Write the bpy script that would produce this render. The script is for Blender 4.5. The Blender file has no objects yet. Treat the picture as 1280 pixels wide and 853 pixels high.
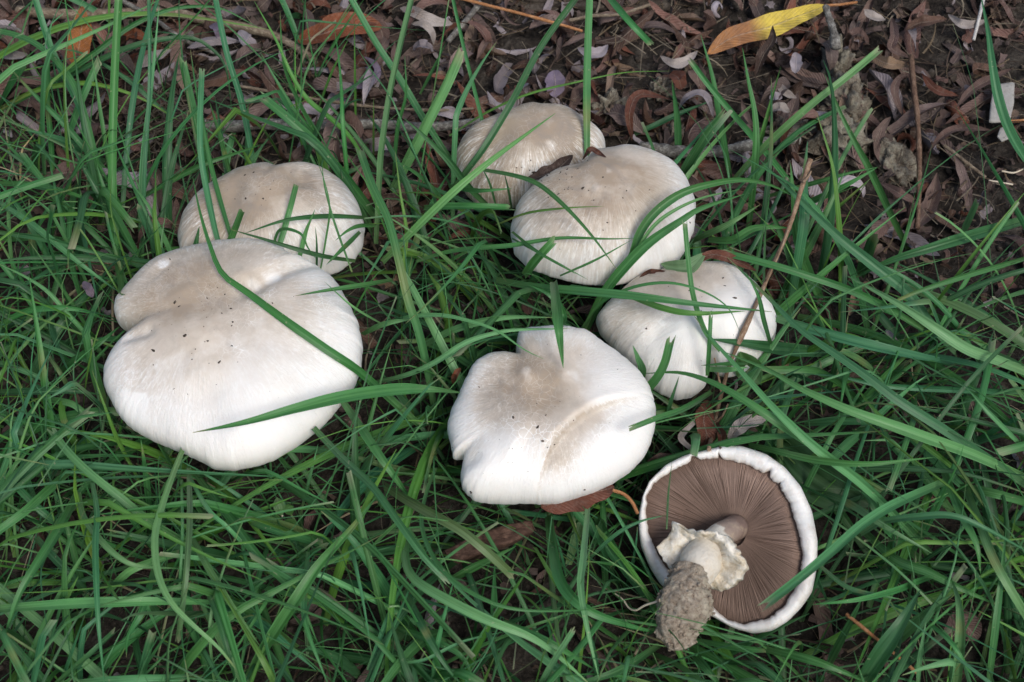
import bpy, math, random
import numpy as np
from mathutils import Vector, Matrix, noise
from mathutils.bvhtree import BVHTree
random.seed(7); rng = np.random.default_rng(11)
scene = bpy.context.scene
R = math.radians
# ------------------------------------------------------------------ camera, sky, sun, exposure
PITCH, DIST, HFOV = R(57), 0.76, R(40)
cd = bpy.data.cameras.new('camera'); cam = bpy.data.objects.new('camera', cd)
scene.collection.objects.link(cam); scene.camera = cam
CL = np.array([0.0, -DIST*math.cos(PITCH), DIST*math.sin(PITCH)])
cam.location = CL; cam.rotation_euler = (math.pi/2-PITCH, 0, 0)
cd.sensor_width = 36; cd.lens = 18/math.tan(HFOV/2)
cd.clip_start = 0.02; cd.clip_end = 200
cd.dof.use_dof = True; cd.dof.focus_distance = 0.715; cd.dof.aperture_fstop = 20
cd.lens_unit = 'MILLIMETERS'
wd = bpy.data.worlds.new('World'); scene.world = wd; wd.use_nodes = True
nt = wd.node_tree; sky = nt.nodes.new('ShaderNodeTexSky'); sky.sky_type = 'NISHITA'
sky.sun_disc = False
SUN_EL, SUN_AZ = R(54), R(150)       # azimuth clockwise from +Y
sky.sun_elevation = SUN_EL; sky.sun_rotation = SUN_AZ
sky.air_density = 1.0; sky.dust_density = 3.0; sky.ozone_density = 0.8
bg = nt.nodes['Background']; nt.links.new(sky.outputs[0], bg.inputs[0]); bg.inputs[1].default_value = 0.10
sd = bpy.data.lights.new('sun', 'SUN'); sun = bpy.data.objects.new('sun', sd); scene.collection.objects.link(sun)
sd.energy = 1.5; sd.angle = R(20); sd.color = (1.0, 0.98, 0.945)
sdir = Vector((math.sin(SUN_AZ)*math.cos(SUN_EL), math.cos(SUN_AZ)*math.cos(SUN_EL), math.sin(SUN_EL)))
sun.rotation_euler = sdir.to_track_quat('Z', 'Y').to_euler()
scene.view_settings.view_transform = 'Standard'; scene.view_settings.look = 'None'
scene.view_settings.exposure = 0.50; scene.view_settings.gamma = 1.0
scene.cycles.max_bounces = 8; scene.cycles.transparent_max_bounces = 8

# ------------------------------------------------------------------ picking points on planes through the camera
RT = np.array([1.0, 0, 0]); FW = -CL/np.linalg.norm(CL); UP = np.cross(RT, FW)
FPX = 640/math.tan(HFOV/2)
def ray(px, py):
    px = np.asarray(px, float); py = np.asarray(py, float)
    d = FW + ((px-640)/FPX)[..., None]*RT - ((py-426.5)/FPX)[..., None]*UP
    return d
def at(px, py, z=0.0):
    d = ray(px, py); z = np.asarray(z, float)
    return CL + d*((z-CL[2])/d[..., 2])[..., None]
def at_plane(px, py, P, n):
    d = ray(px, py); return CL + d*(((P-CL)@n)/(d@n))[..., None]
def proj(p):
    q = np.asarray(p)-CL; dz = q@FW
    return 640+FPX*(q@RT)/dz, 426.5-FPX*(q@UP)/dz, dz
def inpoly(x, y, poly):
    x = np.asarray(x); y = np.asarray(y); c = np.zeros(x.shape, bool); n = len(poly)
    for i in range(n):
        x1, y1 = poly[i]; x2, y2 = poly[(i+1) % n]
        if y1 == y2: continue
        c ^= ((y1 > y) != (y2 > y)) & (x < (x2-x1)*(y-y1)/(y2-y1)+x1)
    return c
def spline(P, n):
    P = np.asarray(P, float)
    if len(P) < 3:
        t = np.linspace(0, 1, n)[:, None]; return P[0]*(1-t)+P[-1]*t
    Q = np.vstack([2*P[0]-P[1], P, 2*P[-1]-P[-2]])
    seg = np.linalg.norm(np.diff(P[:, :2], axis=0), axis=1); cum = np.r_[0, np.cumsum(seg)]
    out = []
    for s in np.linspace(0, cum[-1], n):
        i = min(max(np.searchsorted(cum, s, 'right')-1, 0), len(P)-2); t = (s-cum[i])/max(seg[i], 1e-9)
        a, b, c, d = Q[i:i+4]
        out.append(.5*((2*b)+(c-a)*t+(2*a-5*b+4*c-d)*t*t+(-a+3*b-3*c+d)*t**3))
    return np.array(out)
def nrm(v): return v/np.maximum(np.linalg.norm(v, axis=-1, keepdims=True), 1e-12)
def vnoise(x, y, seed=0):            # value noise, vectorised
    xi = np.floor(x).astype(np.int64); yi = np.floor(y).astype(np.int64); fx = x-xi; fy = y-yi
    fx = fx*fx*(3-2*fx); fy = fy*fy*(3-2*fy)
    def h(a, b):
        k = (a*374761393 + b*668265263 + seed*1442695041) & 0x7fffffff
        k = ((k ^ (k >> 13))*1274126177) & 0x7fffffff
        return ((k ^ (k >> 16)) & 0xffff)/65535.0
    return (h(xi, yi)*(1-fx)+h(xi+1, yi)*fx)*(1-fy)+(h(xi, yi+1)*(1-fx)+h(xi+1, yi+1)*fx)*fy
def ground_z(x, y):
    x = np.asarray(x, float); y = np.asarray(y, float)
    z = .010*(vnoise(x*9, y*9, 1)-.5)+.006*(vnoise(x*31, y*31, 2)-.5)+.004*(vnoise(x*90, y*90, 3)-.5)+.0022*(vnoise(x*260, y*260, 4)-.5)
    return z-.004

# ------------------------------------------------------------------ materials
class M:
    def __init__(s, name, rough=.6, spec=.3):
        s.m = bpy.data.materials.new(name); s.m.use_nodes = True; s.t = s.m.node_tree; s.n = s.t.nodes
        s.b = s.n['Principled BSDF']; s.b.inputs['Roughness'].default_value = rough
        s.b.inputs['Specular IOR Level'].default_value = spec
    def node(s, typ, ins=None, **kw):
        nd = s.n.new(typ)
        for k, v in kw.items(): setattr(nd, k, v)
        for k, v in (ins or {}).items(): s.put(nd.inputs[k], v)
        return nd
    def put(s, inp, v):
        if isinstance(v, bpy.types.NodeSocket): s.t.links.new(v, inp)
        else: inp.default_value = v
    def attr(s, name): return s.node('ShaderNodeAttribute', attribute_name=name)
    def noise(s, vec, scale, detail=3, rough=.55, dist=0):
        i = {'Scale': scale, 'Detail': detail, 'Roughness': rough, 'Distortion': dist}
        if vec is not None: i['Vector'] = vec
        return s.node('ShaderNodeTexNoise', i).outputs['Fac']
    def ramp(s, f, stops, interp='LINEAR'):
        nd = s.node('ShaderNodeValToRGB', {'Fac': f}); cr = nd.color_ramp; cr.interpolation = interp
        while len(cr.elements) < len(stops): cr.elements.new(.5)
        for e, (p, c) in zip(cr.elements, stops):
            e.position = p; e.color = (c, c, c, 1) if not hasattr(c, '__len__') else (*c, 1)
        return nd.outputs['Color']
    def mix(s, f, a, b, mode='MIX'):
        nd = s.node('ShaderNodeMix', data_type='RGBA', blend_type=mode)
        s.put(nd.inputs[0], f); s.put(nd.inputs[6], a if not isinstance(a, tuple) else (*a, 1)[:4]); s.put(nd.inputs[7], b if not isinstance(b, tuple) else (*b, 1)[:4])
        return nd.outputs[2]
    def math(s, op, a, b=0.0, clamp=False):
        nd = s.node('ShaderNodeMath', operation=op, use_clamp=clamp); s.put(nd.inputs[0], a); s.put(nd.inputs[1], b); return nd.outputs[0]
    def bump(s, h, dist=.001, strength=1.0):
        nd = s.node('ShaderNodeBump', {'Height': h, 'Distance': dist, 'Strength': strength}); s.t.links.new(nd.outputs[0], s.b.inputs['Normal'])
    def pos(s): return s.node('ShaderNodeNewGeometry').outputs['Position']
    def objc(s): return s.node('ShaderNodeTexCoord').outputs['Object']
    def color(s, v): s.put(s.b.inputs['Base Color'], v if not isinstance(v, tuple) else (*v, 1)); return s

def mat_mushroom(name='mushroom_skin', white=(.79, .775, .742), tan=(.345, .272, .20)):
    m = M(name, .44, .4)
    rv = m.attr('rv').outputs['Color']; st = m.attr('stain').outputs['Fac']; pl = m.attr('pale').outputs['Fac']
    sp = m.node('ShaderNodeSeparateColor', {'Color': rv}).outputs
    vc = m.node('ShaderNodeCombineXYZ', {0: m.math('MULTIPLY', sp[0], 62.0), 1: m.math('MULTIPLY', sp[1], 62.0), 2: m.math('MULTIPLY', sp[2], 6.0)}).outputs[0]
    p = m.pos()
    fib = m.noise(vc, 1.0, 4, .65, .6)
    vc2 = m.node('ShaderNodeCombineXYZ', {0: m.math('MULTIPLY', sp[0], 90.0), 1: m.math('MULTIPLY', sp[1], 90.0), 2: m.math('MULTIPLY', sp[2], 22.0)}).outputs[0]
    fib2 = m.noise(vc2, 1.0, 3, .6, .5)
    blot = m.noise(p, 45, 4, .6); fine = m.noise(p, 260, 4, .65)
    s1 = m.math('MULTIPLY', m.math('ADD', m.math('MULTIPLY', blot, 1.9), .0), st)
    s1 = m.math('ADD', s1, m.math('MULTIPLY', m.math('SUBTRACT', fine, .5), m.math('ADD', m.math('MULTIPLY', st, .45), .06)))
    edge = m.math('MULTIPLY', m.ramp(sp[2], [(.35, 0.0), (.8, 1.0)]), 1.0)
    streak = m.ramp(fib, [(.46, 0.0), (.60, 1.0)])
    s1 = m.math('SUBTRACT', s1, m.math('MULTIPLY', m.math('MULTIPLY', m.math('SUBTRACT', streak, .4), m.attr('streak').outputs['Fac']), m.math('MULTIPLY', m.math('ADD', edge, .10), m.math('ADD', st, .05))), clamp=True)
    s1 = m.math('SUBTRACT', s1, m.math('MULTIPLY', m.math('MULTIPLY', m.ramp(fib2, [(.52, 0.0), (.62, 1.0)]), .35), m.math('MULTIPLY', edge, m.math('ADD', st, .15))), clamp=True)
    # fine cracks of the skin where white flesh shows
    ed = m.node('ShaderNodeTexVoronoi', {'Vector': m.mix(.012, p, m.node('ShaderNodeTexNoise', {'Vector': p, 'Scale': 60.0}).outputs['Color']), 'Scale': 330.0}, feature='DISTANCE_TO_EDGE').outputs['Distance']
    crack = m.math('MULTIPLY', m.ramp(ed, [(.0, 1.0), (.05, 0.0)]), m.ramp(m.noise(p, 24, 2), [(.5, 0.0), (.62, 1.0)]))
    s1 = m.math('SUBTRACT', s1, m.math('MULTIPLY', crack, .42), clamp=True)
    s1 = m.math('SUBTRACT', s1, m.math('MULTIPLY', pl, .6), clamp=True)
    col = m.ramp(s1, [(0, white), (.35, tuple(w*.55+t*.45 for w, t in zip((.76, .70, .62), tan))), (1, tan)])
    gm = m.math('MULTIPLY', m.ramp(m.noise(p, 85, 5, .7, .8), [(.48, 0.0), (.66, 1.0)]), st)
    col = m.mix(m.math('MULTIPLY', gm, .62), col, (.27, .235, .20))
    warm = m.ramp(m.noise(p, 30, 3), [(.4, 0.0), (.65, 1.0)])
    col = m.mix(m.math('MULTIPLY', warm, .10), col, (.66, .55, .40), 'MIX')
    m.color(col)
    h = m.math('ADD', m.math('MULTIPLY', m.math('ADD', fib, fib2), m.math('ADD', m.math('MULTIPLY', edge, .8), .1)), m.math('MULTIPLY', fine, .35))
    h = m.math('ADD', h, m.math('MULTIPLY', m.noise(p, 900, 3), .12))
    m.bump(m.math('SUBTRACT', h, m.math('MULTIPLY', crack, .08)), .00038, .9)
    m.b.inputs['Subsurface Weight'].default_value = .18
    m.b.inputs['Subsurface Radius'].default_value = (.006, .004, .003); m.b.inputs['Subsurface Scale'].default_value = .5
    return m.m
def mat_grass():
    m = M('grass_blade', .42, .32)
    c = m.attr('col').outputs['Color']; uv = m.node('ShaderNodeSeparateXYZ', {0: m.node('ShaderNodeUVMap', uv_map='uv').outputs[0]}).outputs
    al = m.node('ShaderNodeCombineXYZ', {0: m.math('MULTIPLY', uv[0], 4.5), 1: m.math('MULTIPLY', uv[1], .9), 2: m.attr('seed').outputs['Fac']}).outputs[0]
    st = m.noise(al, 1.6, 3, .6)
    mid = m.ramp(m.math('ABSOLUTE', m.math('SUBTRACT', m.math('FRACT', uv[0]), .5)), [(.03, 1.0), (.09, 0.0)])
    mott = m.noise(m.pos(), 130, 3, .6)
    col = m.mix(m.ramp(st, [(.35, 0.0), (.7, 1.0)]), m.mix(.5, c, (.008, .03, .010)), m.mix(.22, c, (.26, .50, .27)))
    col = m.mix(m.ramp(mott, [(.35, 0.0), (.75, .45)]), col, m.mix(.2, c, (.14, .26, .06)))
    col = m.mix(m.math('MULTIPLY', mid, .3), col, m.mix(.3, c, (.30, .50, .22)))
    sc = m.ramp(m.noise(m.pos(), 420, 2, .5), [(.70, 0.0), (.76, 1.0)])
    col = m.mix(m.math('MULTIPLY', sc, .4), col, (.45, .42, .27))
    m.color(col); m.bump(st, .0004, .5)
    tr = m.node('ShaderNodeBsdfTranslucent', {'Color': m.mix(.2, col, (.20, .5, .08))})
    mx = m.node('ShaderNodeMixShader', {0: .25, 1: m.b.outputs[0], 2: tr.outputs[0]})
    m.t.links.new(mx.outputs[0], m.n['Material Output'].inputs['Surface'])
    return m.m
def mat_leaf(name, src='attr'):
    m = M(name, .62, .25)
    c = m.attr('col').outputs['Color'] if src == 'attr' else m.node('ShaderNodeObjectInfo').outputs['Color']
    uvo = m.node('ShaderNodeUVMap', uv_map='uv').outputs[0]; uv = m.node('ShaderNodeSeparateXYZ', {0: uvo}).outputs
    a = m.math('ABSOLUTE', m.math('SUBTRACT', uv[0], .5))
    mid = m.ramp(a, [(.0, 1.0), (.05, 0.0)])
    vein = m.math('SINE', m.math('MULTIPLY', m.math('SUBTRACT', uv[1], m.math('MULTIPLY', a, .35)), 110.0))
    p = m.pos()
    blot = m.noise(p, 70, 4, .6); fine = m.noise(p, 420, 4, .6)
    back = m.node('ShaderNodeNewGeometry').outputs['Backfacing']
    cb = m.mix(.30, c, (.26, .21, .20))                      # paler underside of the leaf
    cc = m.mix(back, c, cb)
    cc = m.mix(m.ramp(blot, [(.35, 0.0), (.7, .75)]), cc, m.mix(.72, cc, (.035, .018, .012)))
    cc = m.mix(m.math('MULTIPLY', m.ramp(vein, [(.6, 0.0), (1, 1.0)]), .22), cc, (.03, .02, .015))
    cc = m.mix(m.math('MULTIPLY', mid, .3), cc, (.5, .42, .34))
    cc = m.mix(m.ramp(fine, [(.5, 0.0), (.72, .4)]), cc, m.mix(.5, cc, (.30, .24, .2)))
    m.color(cc)
    m.bump(m.math('ADD', m.math('MULTIPLY', vein, .25), m.math('ADD', fine, m.math('MULTIPLY', mid, 1.0))), .0005, .9)
    return m.m
def mat_rough(name, stops, scale=80, bump=.002, rough=.9, src=None, detail=6):
    m = M(name, rough, .15); p = m.pos()
    n1 = m.noise(p, scale, detail, .68, .3); n2 = m.noise(p, scale*7, 4, .6)
    f = m.math('ADD', m.math('MULTIPLY', n1, .7), m.math('MULTIPLY', n2, .3))
    m.color(m.ramp(f, stops)); m.bump(f, bump, 1.0); return m.m
def mat_bark(name, a, b, c, scale=240):
    m = M(name, .85, .2); uv = m.node('ShaderNodeUVMap', uv_map='uv').outputs[0]; p = m.pos()
    mp = m.node('ShaderNodeMapping', {'Vector': uv, 'Scale': (10.0, 5.0, 1)}).outputs[0]
    g = m.noise(mp, 1.5, 5, .65, .6); n = m.noise(p, scale, 4, .65)
    f = m.math('ADD', m.math('MULTIPLY', g, .5), m.math('MULTIPLY', n, .5))
    m.color(m.ramp(f, [(.33, a), (.5, b), (.66, c)])); m.bump(f, .0012, 1.0); return m.m
MAT = {}
MAT['grass'] = mat_grass(); MAT['skin'] = mat_mushroom()
MAT['leaf'] = mat_leaf('dead_leaf', 'attr'); MAT['leaf_single'] = mat_leaf('dead_leaf_single', 'obj')
MAT['soil'] = mat_rough('dark_garden_soil', [(.36, (.008, .0065, .0055)), (.5, (.034, .028, .023)), (.60, (.072, .062, .051)), (.72, (.16, .14, .12))], 75, .006)
MAT['crumb'] = mat_rough('soil_crumb', [(.3, (.018, .014, .011)), (.5, (.055, .045, .036)), (.7, (.14, .12, .10))], 160, .001)
MAT['clod'] = mat_rough('lichen_crusted_clod', [(.36, (.05, .04, .032)), (.46, (.16, .135, .105)), (.56, (.25, .23, .18)), (.68, (.36, .35, .28))], 170, .003)
MAT['twig'] = mat_bark('brown_twig_bark', (.05, .03, .02), (.15, .09, .06), (.28, .20, .14))
MAT['drystalk'] = mat_bark('dry_stalk', (.12, .072, .045), (.26, .17, .11), (.45, .35, .25))
MAT['tanwood'] = mat_bark('tan_branch_bark', (.07, .05, .035), (.20, .155, .11), (.36, .31, .23))
MAT['greywood'] = mat_bark('grey_lichen_bark', (.035, .03, .027), (.14, .13, .115), (.38, .37, .33))
MAT['redwood'] = mat_bark('reddish_rotten_wood', (.025, .014, .01), (.075, .042, .03), (.15, .09, .065))
MAT['strawc'] = mat_bark('orange_straw', (.22, .09, .035), (.42, .19, .08), (.55, .32, .17))
MAT['pale'] = mat_bark('bleached_wood', (.3, .28, .26), (.5, .48, .45), (.68, .66, .62))
MAT['chip'] = mat_rough('bleached_bark_chip', [(.36, (.12, .11, .10)), (.42, (.30, .285, .26)), (.7, (.40, .385, .36))], 300, .0008)
def mat_thread():
    m = M('pale_root', .6); m.color((.6, .52, .4)); m.bump(m.noise(m.pos(), 900), .0003); return m.m
MAT['thread'] = mat_thread()

# ------------------------------------------------------------------ objects
def tag(o, label=None, cat=None, group=None, kind=None):
    if label: o['label'] = label
    if cat: o['category'] = cat
    if group: o['group'] = group
    if kind: o['kind'] = kind
    return o
def link(name, me, mat, parent=None, loc=None):
    o = bpy.data.objects.new(name, me); scene.collection.objects.link(o)
    if mat is not None and len(me.materials) == 0: me.materials.append(mat)
    if parent is not None: o.parent = parent; o.matrix_parent_inverse = parent.matrix_world.inverted()
    if loc is not None: o.location = loc
    return o
def mesh(name, V, F, smooth=True, attrs=None, uv=None):
    """V (n,3), F (m,4) or (m,3) arrays; attrs name->(kind, array) on points; uv per point"""
    V = np.asarray(V, np.float32); F = np.asarray(F, np.int32); k = F.shape[1]
    me = bpy.data.meshes.new(name); me.vertices.add(len(V)); me.vertices.foreach_set('co', V.ravel())
    me.loops.add(F.size); me.loops.foreach_set('vertex_index', F.ravel())
    me.polygons.add(len(F)); me.polygons.foreach_set('loop_start', np.arange(0, F.size, k, dtype=np.int32))
    me.polygons.foreach_set('loop_total', np.full(len(F), k, np.int32))
    me.update(calc_edges=True); me.validate()
    if smooth: me.polygons.foreach_set('use_smooth', np.ones(len(me.polygons), bool))
    if uv is not None:
        l = me.uv_layers.new(name='uv'); vi = np.empty(len(me.loops), np.int32); me.loops.foreach_get('vertex_index', vi)
        l.data.foreach_set('uv', np.asarray(uv, np.float32)[vi].ravel())
    for nm, (kd, ar) in (attrs or {}).items():
        ar = np.asarray(ar, np.float32)
        if kd == 'c':
            a = me.attributes.new(nm, 'FLOAT_COLOR', 'POINT'); c4 = np.ones((len(V), 4), np.float32); c4[:, :3] = ar; a.data.foreach_set('color', c4.ravel())
        else:
            a = me.attributes.new(nm, 'FLOAT', 'POINT'); a.data.foreach_set('value', ar.ravel())
    return me
def grid_faces(n, m, wrap=False):
    i = np.arange(n-1)[:, None]; j = np.arange(m if wrap else m-1)[None]
    j2 = (j+1) % m
    return np.stack([i*m+j, i*m+j2, (i+1)*m+j2, (i+1)*m+j], -1).reshape(-1, 4)
def recenter(V, base):
    return np.asarray(V)-np.asarray(base)
class Ribbons:
    def __init__(s): s.V = []; s.F = []; s.C = []; s.U = []; s.S = []; s.n = 0
    def add(s, P, hw, side, up, col, m=3, fold=.25, tipcol=None, v0=0.0, wave=0.0, jag=0.0):
        """P (n,3), hw (n), side/up (n,3) unit; col (n,3) or (3,)"""
        n = len(P); u = np.linspace(-1, 1, m); seed = rng.random()*20
        lift = fold*(np.abs(u)-.5)
        off = lift[None, :]*hw[:, None]
        if wave:
            ph = rng.random(2)*6; off = off + wave*np.abs(u)[None]*np.sin(np.linspace(0, 14, n)[:, None]+ph[0]+np.sign(u)[None]*ph[1])*hw[:, None]
        V = P[:, None, :]+side[:, None, :]*(u[None, :, None]*hw[:, None, None])+up[:, None, :]*off[..., None]
        if jag: V[-1] += (P[-1]-P[-2])/max(np.linalg.norm(P[-1]-P[-2]), 1e-9)*(rng.random(m)[:, None]*jag*hw[-1]*2)
        C = np.broadcast_to(np.asarray(col, float), (n, 3))[:, None, :].repeat(m, 1)
        U = np.stack(np.broadcast_arrays(((u+1)/2*.998+.001)[None, :], np.linspace(v0, v0+1, n)[:, None]), -1)
        s.V.append(V.reshape(-1, 3)); s.F.append(grid_faces(n, m)+s.n); s.C.append(C.reshape(-1, 3)); s.U.append(U.reshape(-1, 2)); s.S.append(np.full(n*m, seed)); s.n += n*m
    def build(s, name, mat, parent=None, base=None):
        V = np.vstack(s.V); base = V[0].copy() if base is None else base
        me = mesh(name, V-base, np.vstack(s.F), True, {'col': ('c', np.vstack(s.C)), 'seed': ('f', np.concatenate(s.S))}, np.vstack(s.U))
        return link(name, me, mat, parent, base)
def tube(P, r, k=8, rough=0.0, cap=True):
    P = np.asarray(P, float); n = len(P); T = nrm(np.gradient(P, axis=0)); ref = np.array([0, 0, 1.0]) if abs(T[0][2]) < .9 else np.array([1.0, 0, 0])
    A = nrm(np.cross(T, ref)); B = np.cross(T, A); a = np.linspace(0, 2*math.pi, k, endpoint=False)
    r = np.broadcast_to(r, n).astype(float)[:, None]*(1+rough*(rng.random((n, k))-.5))
    V = P[:, None]+A[:, None]*(np.cos(a)[None, :, None]*r[..., None])+B[:, None]*(np.sin(a)[None, :, None]*r[..., None])
    V = V.reshape(-1, 3); F = grid_faces(n, k, True)
    L = np.r_[0, np.cumsum(np.linalg.norm(np.diff(P, axis=0), axis=1))]*60
    U = np.stack(np.broadcast_arrays(np.linspace(0, 1, k)[None], L[:, None]), -1).reshape(-1, 2)
    if cap:
        V = np.vstack([V, P[0]-T[0]*r[0, 0]*.3, P[-1]+T[-1]*r[-1, 0]*.3]); U = np.vstack([U, [0, 0], [0, 1]])
        j = np.arange(k); a0 = len(V)-2
        F = np.vstack([F, np.stack([np.full(k, a0), (j+1) % k, j, j], -1)[:, [0, 1, 2, 2]], np.stack([np.full(k, a0+1), (n-1)*k+j, (n-1)*k+(j+1) % k, (n-1)*k+(j+1) % k], -1)])
        F = F.tolist(); F = [f[:3] if f[2] == f[3] else f for f in F]
    return V, F, U
def tube_obj(name, P, r, mat, k=8, rough=0.0, parent=None, attrs=False):
    V, F, U = tube(P, r, k, rough); base = V[0].copy(); me = bpy.data.meshes.new(name)
    me.from_pydata((V-base).tolist(), [], F); me.polygons.foreach_set('use_smooth', np.ones(len(me.polygons), bool))
    l = me.uv_layers.new(name='uv'); vi = np.empty(len(me.loops), np.int32); me.loops.foreach_get('vertex_index', vi); l.data.foreach_set('uv', U.astype(np.float32)[vi].ravel())
    return link(name, me, mat, parent, base)

# ------------------------------------------------------------------ ground: one sheet, fine near, coarse far
def axis_coords(c0, c1, step, far, k):
    a = np.arange(c0, c1, step); o = np.geomspace(step, far, k)
    return np.r_[(c0-o)[::-1], a, a[-1]+o]
gx = axis_coords(-.62, .62, .0034, 40, 40); gy = axis_coords(-.42, .66, .0034, 40, 40)
X, Y = np.meshgrid(gx, gy); Z = ground_z(X, Y)
V = np.stack([X, Y, Z], -1).reshape(-1, 3)
ground = link('ground', mesh('ground', V, grid_faces(len(gy), len(gx))), MAT['soil']); tag(ground, kind='structure')

# ------------------------------------------------------------------ mushroom caps
CAPS = {}
O_A = [(165,420),(152,414),(144,409),(138,402),(141,382),(152,362),(168,345),(190,328),(215,314),(245,304),(275,298),(310,297),(340,303),(362,311),(376,323),(386,321),(400,327),(415,342),(428,360),(440,382),(450,405),(456,435),(455,460),(446,482),(432,500),(415,520),(395,540),(370,560),(345,575),(320,585),(290,590),(265,587),(245,577),(225,568),(200,556),(175,545),(155,530),(142,512),(132,492),(126,470),(127,450),(133,435),(146,428),(154,425)]
O_B = [(221,305),(222,285),(228,265),(240,247),(258,230),(280,215),(310,206),(345,203),(380,203),(405,208),(425,222),(440,240),(452,262),(458,285),(456,305),(447,322),(430,338),(400,350),(360,358),(320,358),(280,350),(245,338),(226,322)]
O_C = [(566,205),(572,182),(590,160),(615,143),(645,132),(675,128),(705,131),(730,142),(748,160),(758,180),(757,202),(740,228),(700,250),(660,264),(620,264),(592,252),(575,232)]
O_D = [(636,290),(638,268),(648,250),(662,235),(680,220),(705,207),(722,199),(738,190),(760,182),(790,180),(815,186),(840,200),(856,215),(866,238),(871,262),(868,290),(858,312),(845,330),(825,345),(800,355),(765,360),(720,358),(685,350),(655,335),(640,315)]
O_F = [(742,400),(750,385),(765,370),(790,350),(820,336),(850,329),(880,326),(910,328),(935,340),(952,357),(965,380),(971,405),(968,427),(955,447),(935,464),(915,478),(904,476),(897,452),(890,462),(884,488),(865,500),(845,503),(825,495),(805,480),(785,462),(765,440),(748,418)]
O_E = [(638,443),(641,430),(646,416),(665,410),(700,407),(735,413),(755,425),(775,437),(790,450),(805,470),(815,490),(820,512),(820,535),(815,553),(805,572),(790,590),(770,605),(745,616),(720,624),(700,630),(670,632),(640,634),(610,634),(590,630),(575,618),(571,600),(573,588),(576,578),(571,575),(562,580),(560,560),(558,530),(562,510),(572,488),(583,468),(590,455),(603,443),(616,437),(626,438),(633,440)]
O_G = [(797,659),(800,683),(811,710),(824,730),(850,752),(889,771),(916,786),(940,793),(964,790),(984,778),(1001,761),(1015,741),(1021,710),(1022,676),(1015,639),(1001,608),(981,584),(957,567),(926,557),(902,557),(882,562),(855,569),(831,581),(811,601),(802,622),(798,642)]
I_G = [(807,642),(811,669),(817,681),(830,707),(850,732),(870,748),(889,757),(909,775),(930,781),(957,775),(981,757),(998,730),(1003,696),(998,662),(987,628),(975,608),(960,596),(940,584),(920,577),(899,572),(875,576),(863,578),(838,591),(817,603),(809,618)]
def radial(poly_uv, N):
    th = np.linspace(0, 2*math.pi, N, endpoint=False); out = np.zeros(N); n = len(poly_uv)
    for i, t in enumerate(th):
        d = (math.cos(t), math.sin(t)); best = 0
        for k in range(n):
            a = poly_uv[k]; b = poly_uv[(k+1) % n]; e = b-a; det = d[0]*(-e[1])+e[0]*d[1]
            if abs(det) < 1e-12: continue
            s = (a[0]*(-e[1])+e[0]*a[1])/det; w = (d[0]*a[1]-d[1]*a[0])/det
            if s > 0 and -1e-6 <= w <= 1+1e-6: best = max(best, s)
        out[i] = best
    return out
def seg_dist(u, v, pl):
    """distance to polyline, signed side, param"""
    best = np.full(u.shape, 1e9); side = np.zeros(u.shape); par = np.zeros(u.shape); L = len(pl)-1
    for k in range(L):
        a, b = pl[k], pl[k+1]; e = b-a; t = np.clip(((u-a[0])*e[0]+(v-a[1])*e[1])/(e@e), 0, 1)
        dx = u-a[0]-t*e[0]; dy = v-a[1]-t*e[1]; d = np.hypot(dx, dy); s = np.sign(e[0]*dy-e[1]*dx)
        w = d < best; best = np.where(w, d, best); side = np.where(w, s, side); par = np.where(w, (k+t)/L, par)
    return best, side, par
def mr_(a): return float(np.mean(a))
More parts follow.
